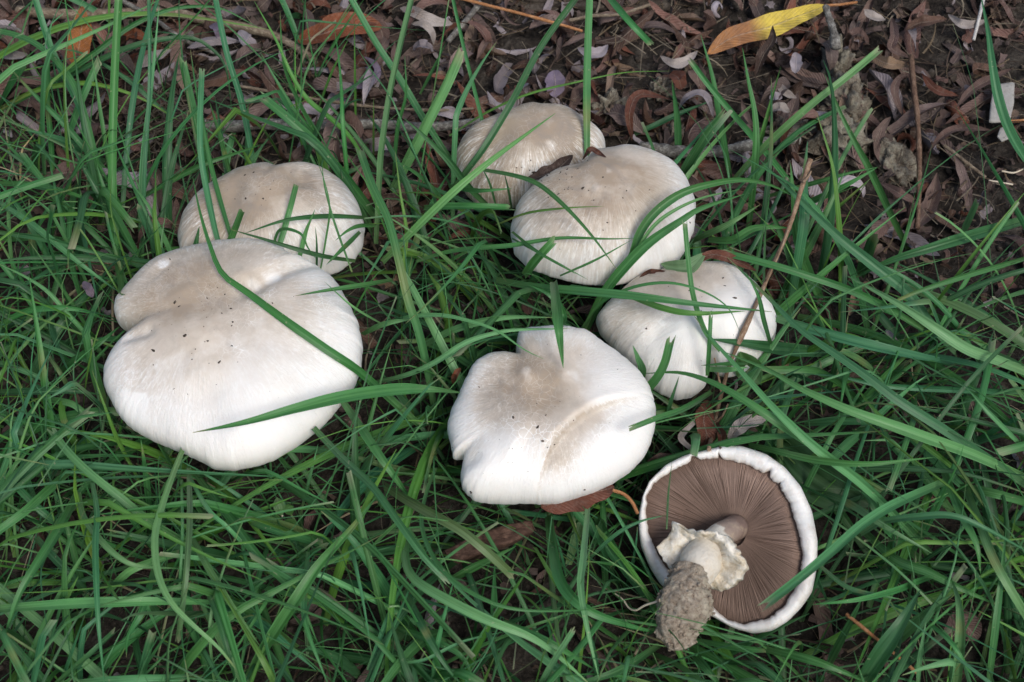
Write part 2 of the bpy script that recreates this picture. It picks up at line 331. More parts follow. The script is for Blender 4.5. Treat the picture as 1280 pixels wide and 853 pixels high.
def make_cap(key, label, outline, cpx, zr, tilt, H, creases=(), bumps=(), stains=(), pales=(), folds=(), roll=.055, nexp=2.35, stem_r=.011, streak=.22, ns=1.0):
    n = nrm(np.array([tilt[0], tilt[1], 1.0])); P0 = at(cpx[0], cpx[1], zr)
    e1 = nrm(np.array([1.0, 0, 0])-n*n[0]); e2 = np.cross(n, e1)
    def uv(px, py, h=0.0):
        q = at_plane(np.array(px, float), np.array(py, float), P0+n*h, n)-P0; return np.stack([q@e1, q@e2], -1)
    ol = np.array(outline, float); pu = uv(ol[:, 0], ol[:, 1])
    cen = pu.mean(0) if cpx is None else np.zeros(2)
    N = 440; Rr = radial(pu, N)
    for _ in range(1): Rr = .5*Rr+.25*(np.roll(Rr, 1)+np.roll(Rr, -1))
    Rs = Rr.copy()
    for _ in range(60): Rs = .5*Rs+.25*(np.roll(Rs, 1)+np.roll(Rs, -1))
    th = np.linspace(0, 2*math.pi, N, endpoint=False)
    # the dome hides or overhangs part of the rim seen from above: fit the outline of the dome, not of the rim
    px_c, py_c, _ = proj(P0+n*H*.3); NB = 72; bins = np.linspace(-math.pi, math.pi, NB, endpoint=False)
    want = radial(np.stack([ol[:, 0]-px_c, ol[:, 1]-py_c], -1), NB)[(np.arange(NB)+NB//2) % NB]
    for it in range(5):
        q = np.linspace(0.02, 1, 26)*math.pi/2; prr = np.r_[np.sin(q)**(2/nexp), 1, .98]; pzz = np.r_[np.cos(q)**(2/nexp)*H, -roll*mr_(Rr)*1.2, -roll*mr_(Rr)*2.2]
        Pt = P0+(Rr[None]*prr[:, None]*np.cos(th))[..., None]*e1+(Rr[None]*prr[:, None]*np.sin(th))[..., None]*e2+pzz[:, None, None]*n
        x, y, _ = proj(Pt); an = np.arctan2(y-py_c, x-px_c); rr_ = np.hypot(x-px_c, y-py_c); bi = np.round((an+math.pi)/(2*math.pi)*NB).astype(int) % NB
        have = np.zeros(NB); np.maximum.at(have, bi.ravel(), rr_.ravel()); ratio = want/np.maximum(have, 1)
        for _ in range(6): ratio = .5*ratio+.25*(np.roll(ratio, 1)+np.roll(ratio, -1))
        ab = np.arctan2(y[-3]-py_c, x[-3]-px_c); Rr = Rr*np.interp(ab, np.r_[bins, math.pi], np.r_[ratio, ratio[0]])**.8
    Rs = Rr.copy()
    for _ in range(60): Rs = .5*Rs+.25*(np.roll(Rs, 1)+np.roll(Rs, -1))
    Rr = Rr*(1+.009*(vnoise(th*11, th*0, 5+len(outline))-.5)+.007*(vnoise(th*34, th*0, 6)-.5))
    # profile: over the top, round the margin, tucked back underneath
    a = np.linspace(0, 1, 62)**.9*math.pi/2
    pr = np.sin(a)**(2/nexp); pz = np.cos(a)**(2/nexp); pr[0] = 0
    b = np.linspace(0, 1, 10)[1:]
    qr = 1-.055*b**2.2; qz = -np.sin(b*math.pi/2)*roll*2.2/ (H/np.mean(Rr))
    r_ = np.r_[pr, qr]; z_ = np.r_[pz*H, qz*H]
    K = len(r_); inner = np.clip(r_, 0, 1)
    blend = np.clip((inner-.58)/.42, 0, 1)**2.0
    Rm = Rs[None]*(1-blend[:, None])+Rr[None]*blend[:, None]
    U = Rm*r_[:, None]*np.cos(th); W = Rm*r_[:, None]*np.sin(th)
    top = (np.arange(K) < 62)[:, None]
    D = np.zeros_like(U)
    mr = np.mean(Rr)
    env = np.clip(inner[:, None], 0, 1)
    D += .018*mr*(vnoise(U/mr*2.2+7, W/mr*2.2+3, 21)-.5)*2 + .006*mr*(vnoise(U/mr*6+7, W/mr*6+3, 22)-.5)*2
    for (k, amp, ph) in folds: D += amp*env**3*np.sin(k*th[None]+ph)
    stain = np.zeros_like(U); pale = np.zeros_like(U)
    for pl, width, amp, kind in creases:
        pts = np.array(pl, float); q = uv(pts[:, 0], pts[:, 1], H*.75); q = spline(q, 14)
        d, s, t = seg_dist(U, W, q); g = np.exp(-(d/width)**2); fade = np.clip(np.minimum(t*4, (1-t)*4+(.9 if kind.endswith('e') else 0)), 0, 1)
        if kind[0] == 'v': D += -amp*g*fade
        if kind[0] == 's': D += amp*s*np.exp(-d/width)*(1-np.exp(-(d/(width*.22))**2))*fade; stain += (.24*np.exp(-(d/(width*.34))**2)+.13*np.exp(-(d/(width*1.0))**2))*fade*(s < 0)  # step creases also get the furrow's shade painted tan on one side
    for (x, y, rad, amp) in bumps:
        q = uv(x, y, H*.9); rr = rad*.00043; D += amp*np.exp(-((U-q[0])**2+(W-q[1])**2)/rr**2)
    for (x, y, rad, amp) in stains:
        q = uv(x, y, H*.8); rr = rad*.00046; stain += amp*np.exp(-((U-q[0])**2+(W-q[1])**2)/(rr*.95)**2)
    for (x, y, rad, amp) in pales:
        q = uv(x, y, H*.7); rr = rad*.00043; dd = np.hypot(U-q[0], W-q[1])/rr+.5*(vnoise(U*300, W*300, 9)-.5); pale += amp*np.clip((1.4-dd)/.8, 0, 1)
    Zl = z_[:, None]+D*np.where(top, 1.0, 1.0)
    Vt = P0+U[..., None]*e1+W[..., None]*e2+Zl[..., None]*n
    Vt = Vt.reshape(-1, 3); Ft = grid_faces(K, N, True)[:, ::-1]
    rv = np.stack([np.broadcast_to(np.cos(th)*.5+.5, U.shape), np.broadcast_to(np.sin(th)*.5+.5, U.shape), np.broadcast_to(inner[:, None], U.shape)], -1).reshape(-1, 3)
    root = bpy.data.objects.new('mushroom', None); scene.collection.objects.link(root)
    base = np.array([P0[0], P0[1], float(ground_z(P0[0], P0[1]))]); root.location = base
    root.empty_display_size = .02; tag(root, label, 'mushroom'); bpy.context.view_layer.update()
    me = mesh('cap', Vt-P0, Ft, True, {'rv': ('c', rv), 'stain': ('f', np.clip(stain, 0, 1)), 'pale': ('f', np.clip(pale, 0, 1)), 'streak': ('f', np.full(U.size, streak))})
    cap = link('cap', me, MAT['skin'], root, P0)
    # gills: radial plates under the cap, joined into one part
    edge = Vt.reshape(K, N, 3)[-1]; V = []; F = []
    ng = 160; idx = (np.arange(ng)*N//ng)
    for k in idx:
        o = edge[k]; c = P0-n*(H*-.35); inn = c+(o-c)*.16
        b0 = len(V); o2 = o+(P0-o)*.01
        midp = (o+inn)/2-n*.006
        tdir = nrm(np.cross(o-c, n))*.00025
        for p in (o2, midp, inn-n*.003): V += [p+tdir, p-tdir]
        for p in (o2+n*.003, (o+inn)/2+n*.004, inn+n*.004): V += [p+tdir, p-tdir]
        F += [(b0, b0+2, b0+8, b0+6), (b0+2, b0+4, b0+10, b0+8), (b0+1, b0+7, b0+9, b0+3), (b0+3, b0+9, b0+11, b0+5), (b0, b0+1, b0+3, b0+2), (b0+2, b0+3, b0+5, b0+4)]
    # flesh sheet above the plates
    b0 = len(V); c = P0+n*(H*.35)
    for k in range(N): V.append(edge[k]+n*.0006)
    for k in range(N): V.append(c+(edge[k]-c)*.1)
    F += [(b0+k, b0+(k+1) % N, b0+N+(k+1) % N, b0+N+k) for k in range(N)]
    g = link('gills', mesh('gills', np.array(V)-P0, F, False), MAT['gill'], root, P0); tag(g, kind='stuff')
    # stem
    zz = np.linspace(0, 1, 14)[:, None]; bot = base+np.array([0, 0, -.004]); topP = P0+n*(H*.45)
    Ps = bot*(1-zz)+topP*zz; rr = stem_r*(1+.25*(1-zz[:, 0])**2)
    tube_obj('stem', Ps, rr, MAT['stem'], 20, .05, root)
    CAPS[key] = dict(P=P0, n=n, poly=outline, V=Vt, F=Ft, H=H, Vg=Vt.reshape(K, N, 3), z=zr)
    return root
def mat_simple(name, stops, scale, bump, rough=.6):
    m = M(name, rough, .25); p = m.pos(); n1 = m.noise(p, scale, 5, .6)
    m.color(m.ramp(n1, stops)); m.bump(n1, bump); return m.m
MAT['gill'] = mat_simple('brown_gills', [(.3, (.13, .085, .068)), (.7, (.25, .175, .145))], 200, .0004, .75)
MAT['stem'] = mat_simple('white_stem', [(.3, (.5, .45, .38)), (.6, (.72, .69, .63))], 150, .0008)

make_cap('A', 'largest white mushroom with a notched left edge and a folded cap, front left', O_A, (272, 410), .052, (.0, -.05), .024,
    creases=[([(290,380),(314,366),(342,346),(380,318)], .0052, .0056, 've'), ([(150,420),(170,419),(186,417)], .0035, .0026, 've'), ([(195,330),(215,350),(225,375)], .010, .0018, 'v'), ([(262,470),(258,520),(250,575)], .011, .0030, 've')],
    bumps=[(250,415,26,.0022), (278,372,26,-.0018), (225,345,34,.002), (360,395,45,.0018), (300,350,18,.0018), (300,565,45,-.002), (345,500,50,.001), (180,495,40,-.0015)],
    stains=[(262,378,62,.62), (185,372,45,.55), (240,322,48,.42), (310,315,45,.3), (240,440,60,.26), (370,375,55,.22), (350,430,45,.14), (165,465,32,.2)],
    pales=[(206,334,7,.9), (160,505,16,.8), (300,376,8,.3), (340,350,10,.55), (320,362,9,.5)], folds=[(3, .0012, .4), (5, .0012, 2.0), (8, .0005, 1)])  # last three pales paint the bright lit strip along the fold
make_cap('B', 'tan domed mushroom behind the largest cap, with grass stubs in front', O_B, (340, 272), .036, (-.02, -.02), .030,
    creases=[([(395,203),(378,222),(380,245)], .006, .0022, 'v'), ([(250,300),(290,255),(320,235)], .010, .002, 'v')],
    bumps=[(330,235,36,.002), (275,250,30,-.0018), (385,225,18,-.0015)],
    stains=[(300,240,55,.75), (255,262,45,.7), (345,225,45,.5), (390,225,40,.6), (320,278,48,.36), (400,260,40,.2)], pales=[], folds=[(4, .0012, 1.0), (7, .0006, 0)], nexp=2.2, streak=.55)
make_cap('C', 'rearmost mushroom, brownish with white streaks at its edge, against the dead leaves', O_C, (662, 196), .030, (-.03, .0), .030,
    creases=[([(575,225),(605,190),(650,160)], .009, .0025, 'v')], bumps=[(640,165,25,.001), (690,205,25,.0015)],
    stains=[(640,150,50,1.1), (590,180,40,1.2), (690,155,45,.9), (610,215,40,.8), (710,180,40,.5), (655,225,40,.2)], pales=[(689,190,6,.9), (668,210,22,.3)], folds=[(4, .0014, 2.0), (9, .0006, .6)], nexp=2.2, streak=.95)
make_cap('D', 'round tan and white mushroom beside the rearmost one, a thin blade lying across it', O_D, (752, 258), .049, (.02, -.02), .032,
    creases=[([(735,190),(720,205),(712,218)], .005, .003, 'v'), ([(690,240),(655,265)], .008, .0012, 'v')],
    bumps=[(768,216,10,.0012), (742,248,12,-.0018), (745,243,6,.0014), (755,235,34,.0010), (735,285,40,.0008)],
    stains=[(748,240,52,.8), (790,215,48,.55), (700,235,40,.6), (745,280,40,.3), (800,255,32,.3), (680,262,36,.35)], pales=[(759,231,3,.8), (742,250,4,.5)], folds=[(3, .0010, .2), (6, .0006, 2.2)], nexp=2.3, streak=.5)
make_cap('F', 'white mushroom half buried in grass at right, dead leaf on its back edge', O_F, (862, 405), .036, (.0, -.10), .027,
    creases=[([(840,400),(852,430),(850,495)], .011, -.0030, 've'), ([(905,470),(893,430),(880,400)], .007, .0030, 'v'), ([(800,420),(820,440),(830,470)], .010, .0025, 'v'), ([(760,390),(800,375),(830,372)], .007, .0015, 'v')],
    bumps=[(880,350,36,-.0015), (930,385,40,.0015), (800,400,35,.001)],
    stains=[(870,345,38,.6), (820,360,40,.5), (775,390,30,.3), (860,450,20,.08)], pales=[], folds=[(5, .0014, 1.4), (8, .0008, .3)], nexp=2.25)
make_cap('E', 'white mushroom in the front middle with a curved furrow across its right half', O_E, (685, 505), .052, (.0, -.13), .022,
    creases=[([(668,622),(676,590),(688,560),(715,532),(752,509),(808,492)], .0070, .0026, 's'), ([(638,430),(630,465),(612,505),(590,550)], .012, .0026, 've'), ([(566,578),(580,575),(592,571)], .004, .0022, 've'), ([(640,560),(665,575),(690,580)], .010, .0012, 'v')],
    bumps=[(655,470,12,.0016), (700,470,16,.0016), (678,498,26,-.0026), (650,540,30,.0020), (600,600,40,.0015), (720,460,30,-.0012), (605,465,26,-.0015), (660,595,30,.0016)],
    stains=[(655,462,42,.75), (625,480,26,.5), (610,520,22,.35), (690,492,38,.5), (668,525,30,.35), (712,552,18,.35), (740,528,16,.3), (700,575,14,.3), (590,560,16,.15), (720,440,30,.2)],  # tan stains, plus spots along the furrow that paint its shade
    pales=[(658,470,5,.8), (660,478,4,.5), (712,478,8,.35)], folds=[(3, .0012, 2.4), (5, .0012, 1.1), (7, .0006, .5)], nexp=2.5)

# ------------------------------------------------------------------ the picked, overturned mushroom
def overturned():
    key = 'G'; cpx = (915, 668); P0 = at(cpx[0], cpx[1], .040)
    tc = nrm(CL-P0); n = nrm(tc+np.array([-.10, -.05, .12]))
    e1 = nrm(np.cross(UP, n)); e2 = np.cross(n, e1)
    def uv(px, py, h=0.0):
        q = at_plane(np.array(px, float), np.array(py, float), P0+n*h, n)-P0; return np.stack([q@e1, q@e2], -1)
    N = 360; th = np.linspace(0, 2*math.pi, N, endpoint=False)
    oo = np.array(O_G, float); ii = np.array(I_G, float)
    Ro = radial(uv(oo[:, 0], oo[:, 1]), N); Ri = radial(uv(ii[:, 0], ii[:, 1]), N)
    for _ in range(4): Ro = .5*Ro+.25*(np.roll(Ro, 1)+np.roll(Ro, -1)); Ri = .5*Ri+.25*(np.roll(Ri, 1)+np.roll(Ri, -1))
    Ri = Ri*(1+.014*(vnoise(th*48, th*0, 13)-.5)+.016*(vnoise(th*16, th*0, 3)-.5)+.02*(vnoise(th*5, th*0, 8)-.5))
    tear = np.exp(-((th-math.atan2(*(uv(872, 575)[::-1])) % (2*math.pi))/.03)**2)
    for (px, py, wd_, am) in [(961,590,.035,-.09), (975,604,.012,-.05), (899,568,.010,-.09), (868,574,.045,-.07)]:
        q = uv(px, py); t0 = math.atan2(q[1], q[0]); dd = (th-t0+math.pi) % (2*math.pi)-math.pi; Ri = Ri*(1-am*np.exp(-(dd/wd_)**2))
    Ri = np.minimum(Ri, Ro*.97)
    root = bpy.data.objects.new('overturned_mushroom', None); scene.collection.objects.link(root)
    root.location = (P0[0], P0[1], 0); root.empty_display_size = .02; bpy.context.view_layer.update()
    tag(root, 'picked mushroom lying upside down with brown gills and muddy stem base', 'mushroom')
    # cap shell: inner lip -> rim -> outside, down to the crown that rests in the grass
    prof = []                                         # (weight towards outer radius, depth along n, radial scale)
    for f, d in [(0.0, -.0012), (.05, .0005), (.2, .0014), (.45, .0022), (.7, .0018), (.9, .0002), (1.0, -.0030)]: prof.append((f, d, 1.0))
    for a in np.linspace(.1, 1, 20): prof.append((1.0, -.003-.022*math.sin(a*math.pi/2)**1.0, math.cos(a*math.pi/2)**.55 if a < 1 else 0.0))
    K = len(prof); Vv = np.zeros((K, N, 3)); rvv = np.zeros((K, N, 3)); 
    for k, (f, d, s) in enumerate(prof):
        rr = (Ri*(1-f)+Ro*f)*s; wob = .0012*(vnoise(th*4+f, th*0+k*.12, 31)-.5)
        Vv[k] = P0+rr[:, None]*(np.cos(th)[:, None]*e1+np.sin(th)[:, None]*e2)+(d+wob)[:, None]*n
        Vv[k] += (.00025*(vnoise(th*22, th*0+k*.35, 33)-.5)+.0002*(vnoise(th*60, th*0+k*.6, 34)-.5))[:, None]*n
        rvv[k] = np.stack([np.cos(th)*.5+.5, np.sin(th)*.5+.5, np.full(N, .5+.4*f)], -1)
    st = np.zeros((K, N)); st[0] = .45; st[1] = .2; st += .12*(vnoise(np.broadcast_to(th*9, (K, N)), np.arange(K)[:, None]*1.0+0*th, 77) > .7)
    me = mesh('cap', Vv.reshape(-1, 3)-P0, grid_faces(K, N, True)[:, ::-1], True, {'rv': ('c', rvv.reshape(-1, 3)), 'stain': ('f', st.ravel()), 'pale': ('f', st.ravel()*0), 'streak': ('f', st.ravel()*0+.3)})
    link('cap', me, MAT['skin'], root, P0)
    # gills
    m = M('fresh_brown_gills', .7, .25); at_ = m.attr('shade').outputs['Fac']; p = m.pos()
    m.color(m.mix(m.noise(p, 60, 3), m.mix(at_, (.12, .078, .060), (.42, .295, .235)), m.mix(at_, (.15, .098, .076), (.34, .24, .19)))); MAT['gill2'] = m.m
    V = []; F = []; S = []
    def depth(t): return -.0035-.0045*math.sin(min(1, max(0, t))*math.pi)**.7*0-.006*(1-t)**1.4   # gill edge: deeper towards the stem
    ng = 410; r_in = .0058
    for g in range(ng):
        for half in (0, 1):
            t0 = 2*math.pi*(g+half*.5)/ng + rng.normal()*.0016
            i0 = int(t0/(2*math.pi)*N) % N; Rend = Ri[i0]*1.01
            tin = 0.0 if half == 0 else rng.choice([.3, .5, .62, .75])
            wv = rng.normal()*.012; tw = .00011+.00005*rng.random(); sh = rng.random(); b0 = len(V); n_ = 7
            for k in range(n_):
                t = tin+(1-tin)*k/(n_-1); r = r_in+(Rend-r_in)*t; ang = t0+wv*math.sin(t*3)*.5
                c, s_ = math.cos(ang), math.sin(ang); pos = P0+r*(c*e1+s_*e2); td = -s_*e1+c*e2
                dtop = depth(t)+(.0022*min(1, (1-t)*7) if True else 0)-(.0012 if half and k == 0 else 0); wdt = tw*(.6+.9*t)
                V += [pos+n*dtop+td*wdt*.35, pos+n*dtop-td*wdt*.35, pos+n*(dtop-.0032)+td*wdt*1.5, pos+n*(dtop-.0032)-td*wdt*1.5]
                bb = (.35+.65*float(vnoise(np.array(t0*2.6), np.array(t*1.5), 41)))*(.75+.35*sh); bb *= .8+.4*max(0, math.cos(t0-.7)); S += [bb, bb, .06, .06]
            for k in range(n_-1):
                q = b0+4*k; F += [(q, q+1, q+5, q+4), (q, q+4, q+6, q+2), (q+1, q+3, q+7, q+5)]
    b0 = len(V)
    for k in range(12):
        t = k/11
        for j in range(N):
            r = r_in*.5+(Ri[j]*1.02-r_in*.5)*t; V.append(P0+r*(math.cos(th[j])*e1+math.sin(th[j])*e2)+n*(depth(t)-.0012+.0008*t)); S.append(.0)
    F += (grid_faces(12, N, True)+b0).tolist()
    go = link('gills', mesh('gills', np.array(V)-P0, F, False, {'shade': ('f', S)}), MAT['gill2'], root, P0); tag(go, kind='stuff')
    # stem, bending towards the lower left and up towards the viewer
    spts = [(921, 659, -.004, 15.5), (912, 663, .004, 15), (900, 670, .008, 16.5), (888, 683, .013, 22), (878, 699, .017, 26), (869, 720, .022, 21), (862, 738, .028, 19)]
    P = []; rad = []
    for (x, y, h, r) in spts:
        q = at_plane(np.array(float(x)), np.array(float(y)), P0+n*h, n); P.append(q); rad.append(r*np.linalg.norm(q-CL)/FPX)
    Ps = spline(np.array(P), 30); rs = np.interp(np.linspace(0, 1, 30), np.linspace(0, 1, len(rad)), rad)
    ms = M('cream_stem_with_brown_top', .55, .3); pp = ms.pos(); uvn = ms.node('ShaderNodeSeparateXYZ', {0: ms.node('ShaderNodeUVMap', uv_map='uv').outputs[0]}).outputs
    f = ms.math('ADD', uvn[1], ms.math('MULTIPLY', ms.noise(pp, 160, 4), .8))
    ms.color(ms.mix(ms.ramp(ms.noise(pp, 220, 4), [(.5, 0.0), (.75, .6)]), ms.ramp(ms.math('SUBTRACT', f, .35), [(.45, (.20, .14, .115)), (.9, (.30, .235, .19)), (1.0, (.60, .56, .48))]), (.45, .36, .25))); ms.bump(ms.noise(pp, 500, 4), .0006)
    tube_obj('stem', Ps, rs, ms.m, 28, .02, root)
    # muddy base: rough lump
    bp = [(865, 712, .025, 19), (861, 728, .028, 22), (857, 747, .030, 26), (852, 766, .031, 29), (849, 784, .031, 26), (850, 798, .031, 20), (853, 809, .031, 12)]
    P = [at_plane(np.array(float(x)), np.array(float(y)), P0+n*h, n) for x, y, h, r in bp]; rad = [r*.00040 for *_, r in bp]
    Pb = spline(np.array(P), 64); rb = np.interp(np.linspace(0, 1, 64), np.linspace(0, 1, len(rad)), rad)
    Vb, Fb, Ub = tube(Pb, rb, 72, 0); Cc = np.vstack([Pb.repeat(72, 0), Pb[:1], Pb[-1:]])
    dsp = np.array([noise.fractal(Vector(v)*260, .9, 2.1, 5)*.0015+noise.noise(Vector(v)*90)*.0020+abs(noise.noise(Vector(v)*620))*.0011 for v in Vb])
    Vb = Vb+nrm(Vb-Cc+1e-9)*dsp[:, None]
    mb = M('caked_soil_on_stem', .9, .1); pq = mb.pos(); nn = mb.noise(pq, 420, 6, .75); big = mb.noise(pq, 75, 3)
    side = mb.node('ShaderNodeSeparateXYZ', {0: mb.node('ShaderNodeUVMap', uv_map='uv').outputs[0]}).outputs[0]
    soilc = mb.ramp(nn, [(.34, (.14, .105, .078)), (.44, (.33, .265, .20)), (.58, (.45, .38, .30)), (.72, (.57, .50, .41))])
    wh = mb.ramp(mb.math('ADD', mb.math('MULTIPLY', mb.noise(pq, 130, 4, .7), .8), mb.math('MULTIPLY', nn, .4)), [(.66, 0.0), (.74, .9)])
    ang = mb.ramp(mb.math('ADD', mb.math('ABSOLUTE', mb.math('SUBTRACT', side, .5)), mb.math('MULTIPLY', mb.math('SUBTRACT', mb.noise(pq, 140, 5, .7), .5), .5)), [(.13, 1.0), (.2, 0.0)])
    wh = mb.math('MAXIMUM', wh, mb.math('MULTIPLY', ang, mb.ramp(mb.noise(pq, 260, 4, .7), [(.42, 0.0), (.55, .9)])))
    mb.color(mb.mix(wh, soilc, (.55, .49, .38))); mb.bump(nn, .0025)
    base = Vb[0].copy(); me = bpy.data.meshes.new('stem_base'); me.from_pydata((Vb-base).tolist(), [], Fb)
    l = me.uv_layers.new(name='uv'); vi = np.empty(len(me.loops), np.int32); me.loops.foreach_get('vertex_index', vi); l.data.foreach_set('uv', Ub.astype(np.float32)[vi].ravel())
    me.polygons.foreach_set('use_smooth', np.ones(len(me.polygons), bool))
    ob = link('stem_base', me, mb.m, root, base); ob['label'] = 'stem base caked with grey brown soil'
    V = []; F = []; nv = 0; icv = nrm(rng.normal(size=(12, 3)))
    icv = np.array([(0,0,1),(.89,0,.45),(.28,.85,.45),(-.72,.53,.45),(-.72,-.53,.45),(.28,-.85,.45),(.72,.53,-.45),(-.28,.85,-.45),(-.89,0,-.45),(-.28,-.85,-.45),(.72,-.53,-.45),(0,0,-1)], float)
    icf_ = np.array([(0,1,2),(0,2,3),(0,3,4),(0,4,5),(0,5,1),(1,6,2),(2,7,3),(3,8,4),(4,9,5),(5,10,1),(6,7,2),(7,8,3),(8,9,4),(9,10,5),(10,6,1),(11,7,6),(11,8,7),(11,9,8),(11,10,9),(11,6,10)])
    for i in range(420):
        k = rng.integers(8*72, len(Vb)-2); s_ = min(.00018+rng.gamma(1.6, .00022), .0014)
        V.append(icv*s_*rng.uniform(.6, 1.3, (12, 1))+Vb[k]+rng.normal(size=3)*.0004); F.append(icf_+nv); nv += 12
    cr_ = link('soil_grains', mesh('soil_grains', np.vstack(V)-base, np.vstack(F), False), mb.m, root, base); tag(cr_, kind='stuff')
    # ragged ring (torn veil) round the stem
    outer = [(839,652),(846,655),(858,661),(875,664),(893,665),(905,669),(915,676),(921,686),(927,695),(934,703),(935,713),(928,722),(922,729),(910,736),(900,738),(888,736),(884,730),(872,729),(862,727),(852,722),(842,722),(836,712),(829,700),(822,692),(818,683),(826,679),(833,674),(838,664)]
    oo = np.array(outer, float); Nn = 150; cx, cy = 878, 694
    q = np.array([(x-cx, y-cy) for x, y in outer]); Rp = radial(q, Nn); tt = np.linspace(0, 2*math.pi, Nn, endpoint=False)
    Rp = Rp*(1+.10*(vnoise(tt*11, tt*0, 4)-.5)); K2 = 16; Vr = np.zeros((K2, Nn, 3))
    for k in range(K2):
        t = k/(K2-1)
        for j in range(Nn):
            rr = 17*(1-t)+Rp[j]*t; x = cx+rr*math.cos(tt[j]); y = cy+rr*math.sin(tt[j])
            # lifts like a cup on the right, spreads flat on the left
            ur = max(0.0, math.cos(tt[j]+.75))**.7; hgt = .0150+.002*t+ur*(.0105*min(1, t*1.6))+.0026*t*(vnoise(np.array(tt[j]*3.2), np.array(t*1.5), 6)-.5)*2+.0016*math.sin(t*7+2*math.sin(tt[j]*3))*t+.0014*t*t*math.sin(tt[j]*7+1.0)*(.5+.5*math.cos(tt[j]))
            if t > .86: hgt -= .004*(t-.86)/.14*(.5+.5*math.cos(tt[j]-.3))
            Vr[k, j] = at_plane(np.array(x), np.array(y), P0+n*hgt, n)
    me = mesh('ring', Vr.reshape(-1, 3)-P0, grid_faces(K2, Nn, True)[:, ::-1], True)
    mr_ = M('cream_torn_ring', .6, .25); pr_ = mr_.pos(); nr = mr_.noise(pr_, 170, 5, .65)
    mr_.color(mr_.ramp(nr, [(.3, (.36, .27, .17)), (.44, (.62, .54, .41)), (.6, (.75, .71, .62))])); mr_.bump(nr, .0022); mr_.b.inputs['Subsurface Weight'].default_value = .1
    mr_.b.inputs['Subsurface Radius'].default_value = (.004, .003, .002)
    ro = link('ring', me, mr_.m, root, P0); ro['label'] = 'torn cream ring round the stem'
    sm = ro.modifiers.new('thick', 'SOLIDIFY'); sm.thickness = .0007; sm.offset = 0
    # thin root hanging off the soil lump
    tp = [(822, 752), (806, 757), (795, 763), (786, 760), (779, 750), (770, 743), (760, 736)]
    P = [at_plane(np.array(float(x)), np.array(float(y)), P0+n*(.030-.004*i), n) for i, (x, y) in enumerate(tp)]
    tube_obj('root_thread', spline(np.array(P), 30), np.linspace(.0006, .00025, 30), MAT['thread'], 6, 0, root)
    CAPS[key] = dict(P=P0, n=n, poly=O_G, V=Vv[:8].reshape(-1, 3), F=grid_faces(8, N, True)[:, ::-1], H=.0, z=.04)
overturned()
# collision tree over all caps
VV = []; FF = []; nn_ = 0
for k, c in CAPS.items(): VV += c['V'].tolist(); FF += (c['F']+nn_).tolist(); nn_ += len(c['V'])
g = CAPS['G']; b0 = nn_
disc = [at_plane(np.array(float(x)), np.array(float(y)), g['P']-g['n']*.0025, g['n']) for x, y in I_G]; VV += [d.tolist() for d in disc]; VV.append((g['P']-g['n']*.008).tolist())
FF += [(b0+i, b0+(i+1) % len(disc), b0+len(disc)) for i in range(len(disc))]
BVH = BVHTree.FromPolygons(VV, FF)
BVHX = {k: BVHTree.FromPolygons(sum([c['V'].tolist() for q, c in CAPS.items() if q != k], []), (lambda L: [[int(v) for v in f] for f in L])(np.vstack([c['F']+o_ for (q, c), o_ in zip([(q, c) for q, c in CAPS.items() if q != k], np.cumsum([0]+[len(c['V']) for q, c in CAPS.items() if q != k][:-1]))]))) for k in 'AE'}
def clear(Pw, gap=.0035, tree=None):
    tree = tree or BVH
    """lift points that would lie behind a cap to just in front of it along the sight line from above"""
    out = Pw.copy(); hit_any = np.zeros(len(Pw), bool)
    for i, p in enumerate(Pw):
        d = p-CL; L = np.linalg.norm(d); d = d/L; h, _, _, dist = tree.ray_cast(Vector(CL), Vector(d))
        if h is not None and dist-gap < L: out[i] = CL+d*(dist-gap); hit_any[i] = True
    return out, hit_any

# ------------------------------------------------------------------ grass colours
GC = {'m': (.038, .185, .042), 'b': (.036, .178, .070), 'y': (.088, .25, .024), 'l': (.110, .31, .110), 'd': (.012, .085, .024), 'g': (.085, .16, .06), 's': (.36, .30, .19)}
TIP = np.array([.42, .38, .25])
def blade_profile(n, tip, root_w=.7):
    t = np.linspace(0, 1, n); w = root_w+(1-root_w)*np.clip(t/.3, 0, 1)
    if tip == 'p': w = w*np.clip((1-t)/.55, 0.0, 1)**.75
    if tip == 'x': w = np.minimum(1, t/.25+.12)*np.clip((1-t)/.5, 0, 1)**.8       # pointed both ends
    if tip == 'c': w = w*(1-.15*t)
    return np.maximum(w, .05)
def blade_cols(n, c, tip, k=None):
    col = np.array(GC[c])*rng.uniform(.8, 1.35)*np.array([rng.uniform(.8, 1.35), 1, rng.uniform(.8, 1.2)]); col = col[None].repeat(n, 0)
    t = np.linspace(0, 1, n)[:, None]
    col = col*(1-.0*t); lo = np.clip(1-t/.18, 0, 1)*.45; col = col*(1-lo)+np.array([.14, .20, .07])*lo
    if rng.random() < .16: b0 = rng.random(); f = np.clip(1-np.abs(t-b0)/rng.uniform(.04, .15), 0, 1)*.65; col = col*(1-f)+np.array([.30, .27, .09])*f
    if tip == 'c': f = np.clip((t-.975)/.02, 0, 1)*rng.uniform(.3, .9); col = col*(1-f)+TIP*f
    elif rng.random() < .35: f = np.clip((t-.93)/.05, 0, 1)*.8; col = col*(1-f)+np.array([.4, .33, .15])*f
    return col
def smooth1(a, it):
    a = a.copy()
    for _ in range(it): a[1:-1] = .5*a[1:-1]+.25*(a[:-2]+a[2:])
    return a
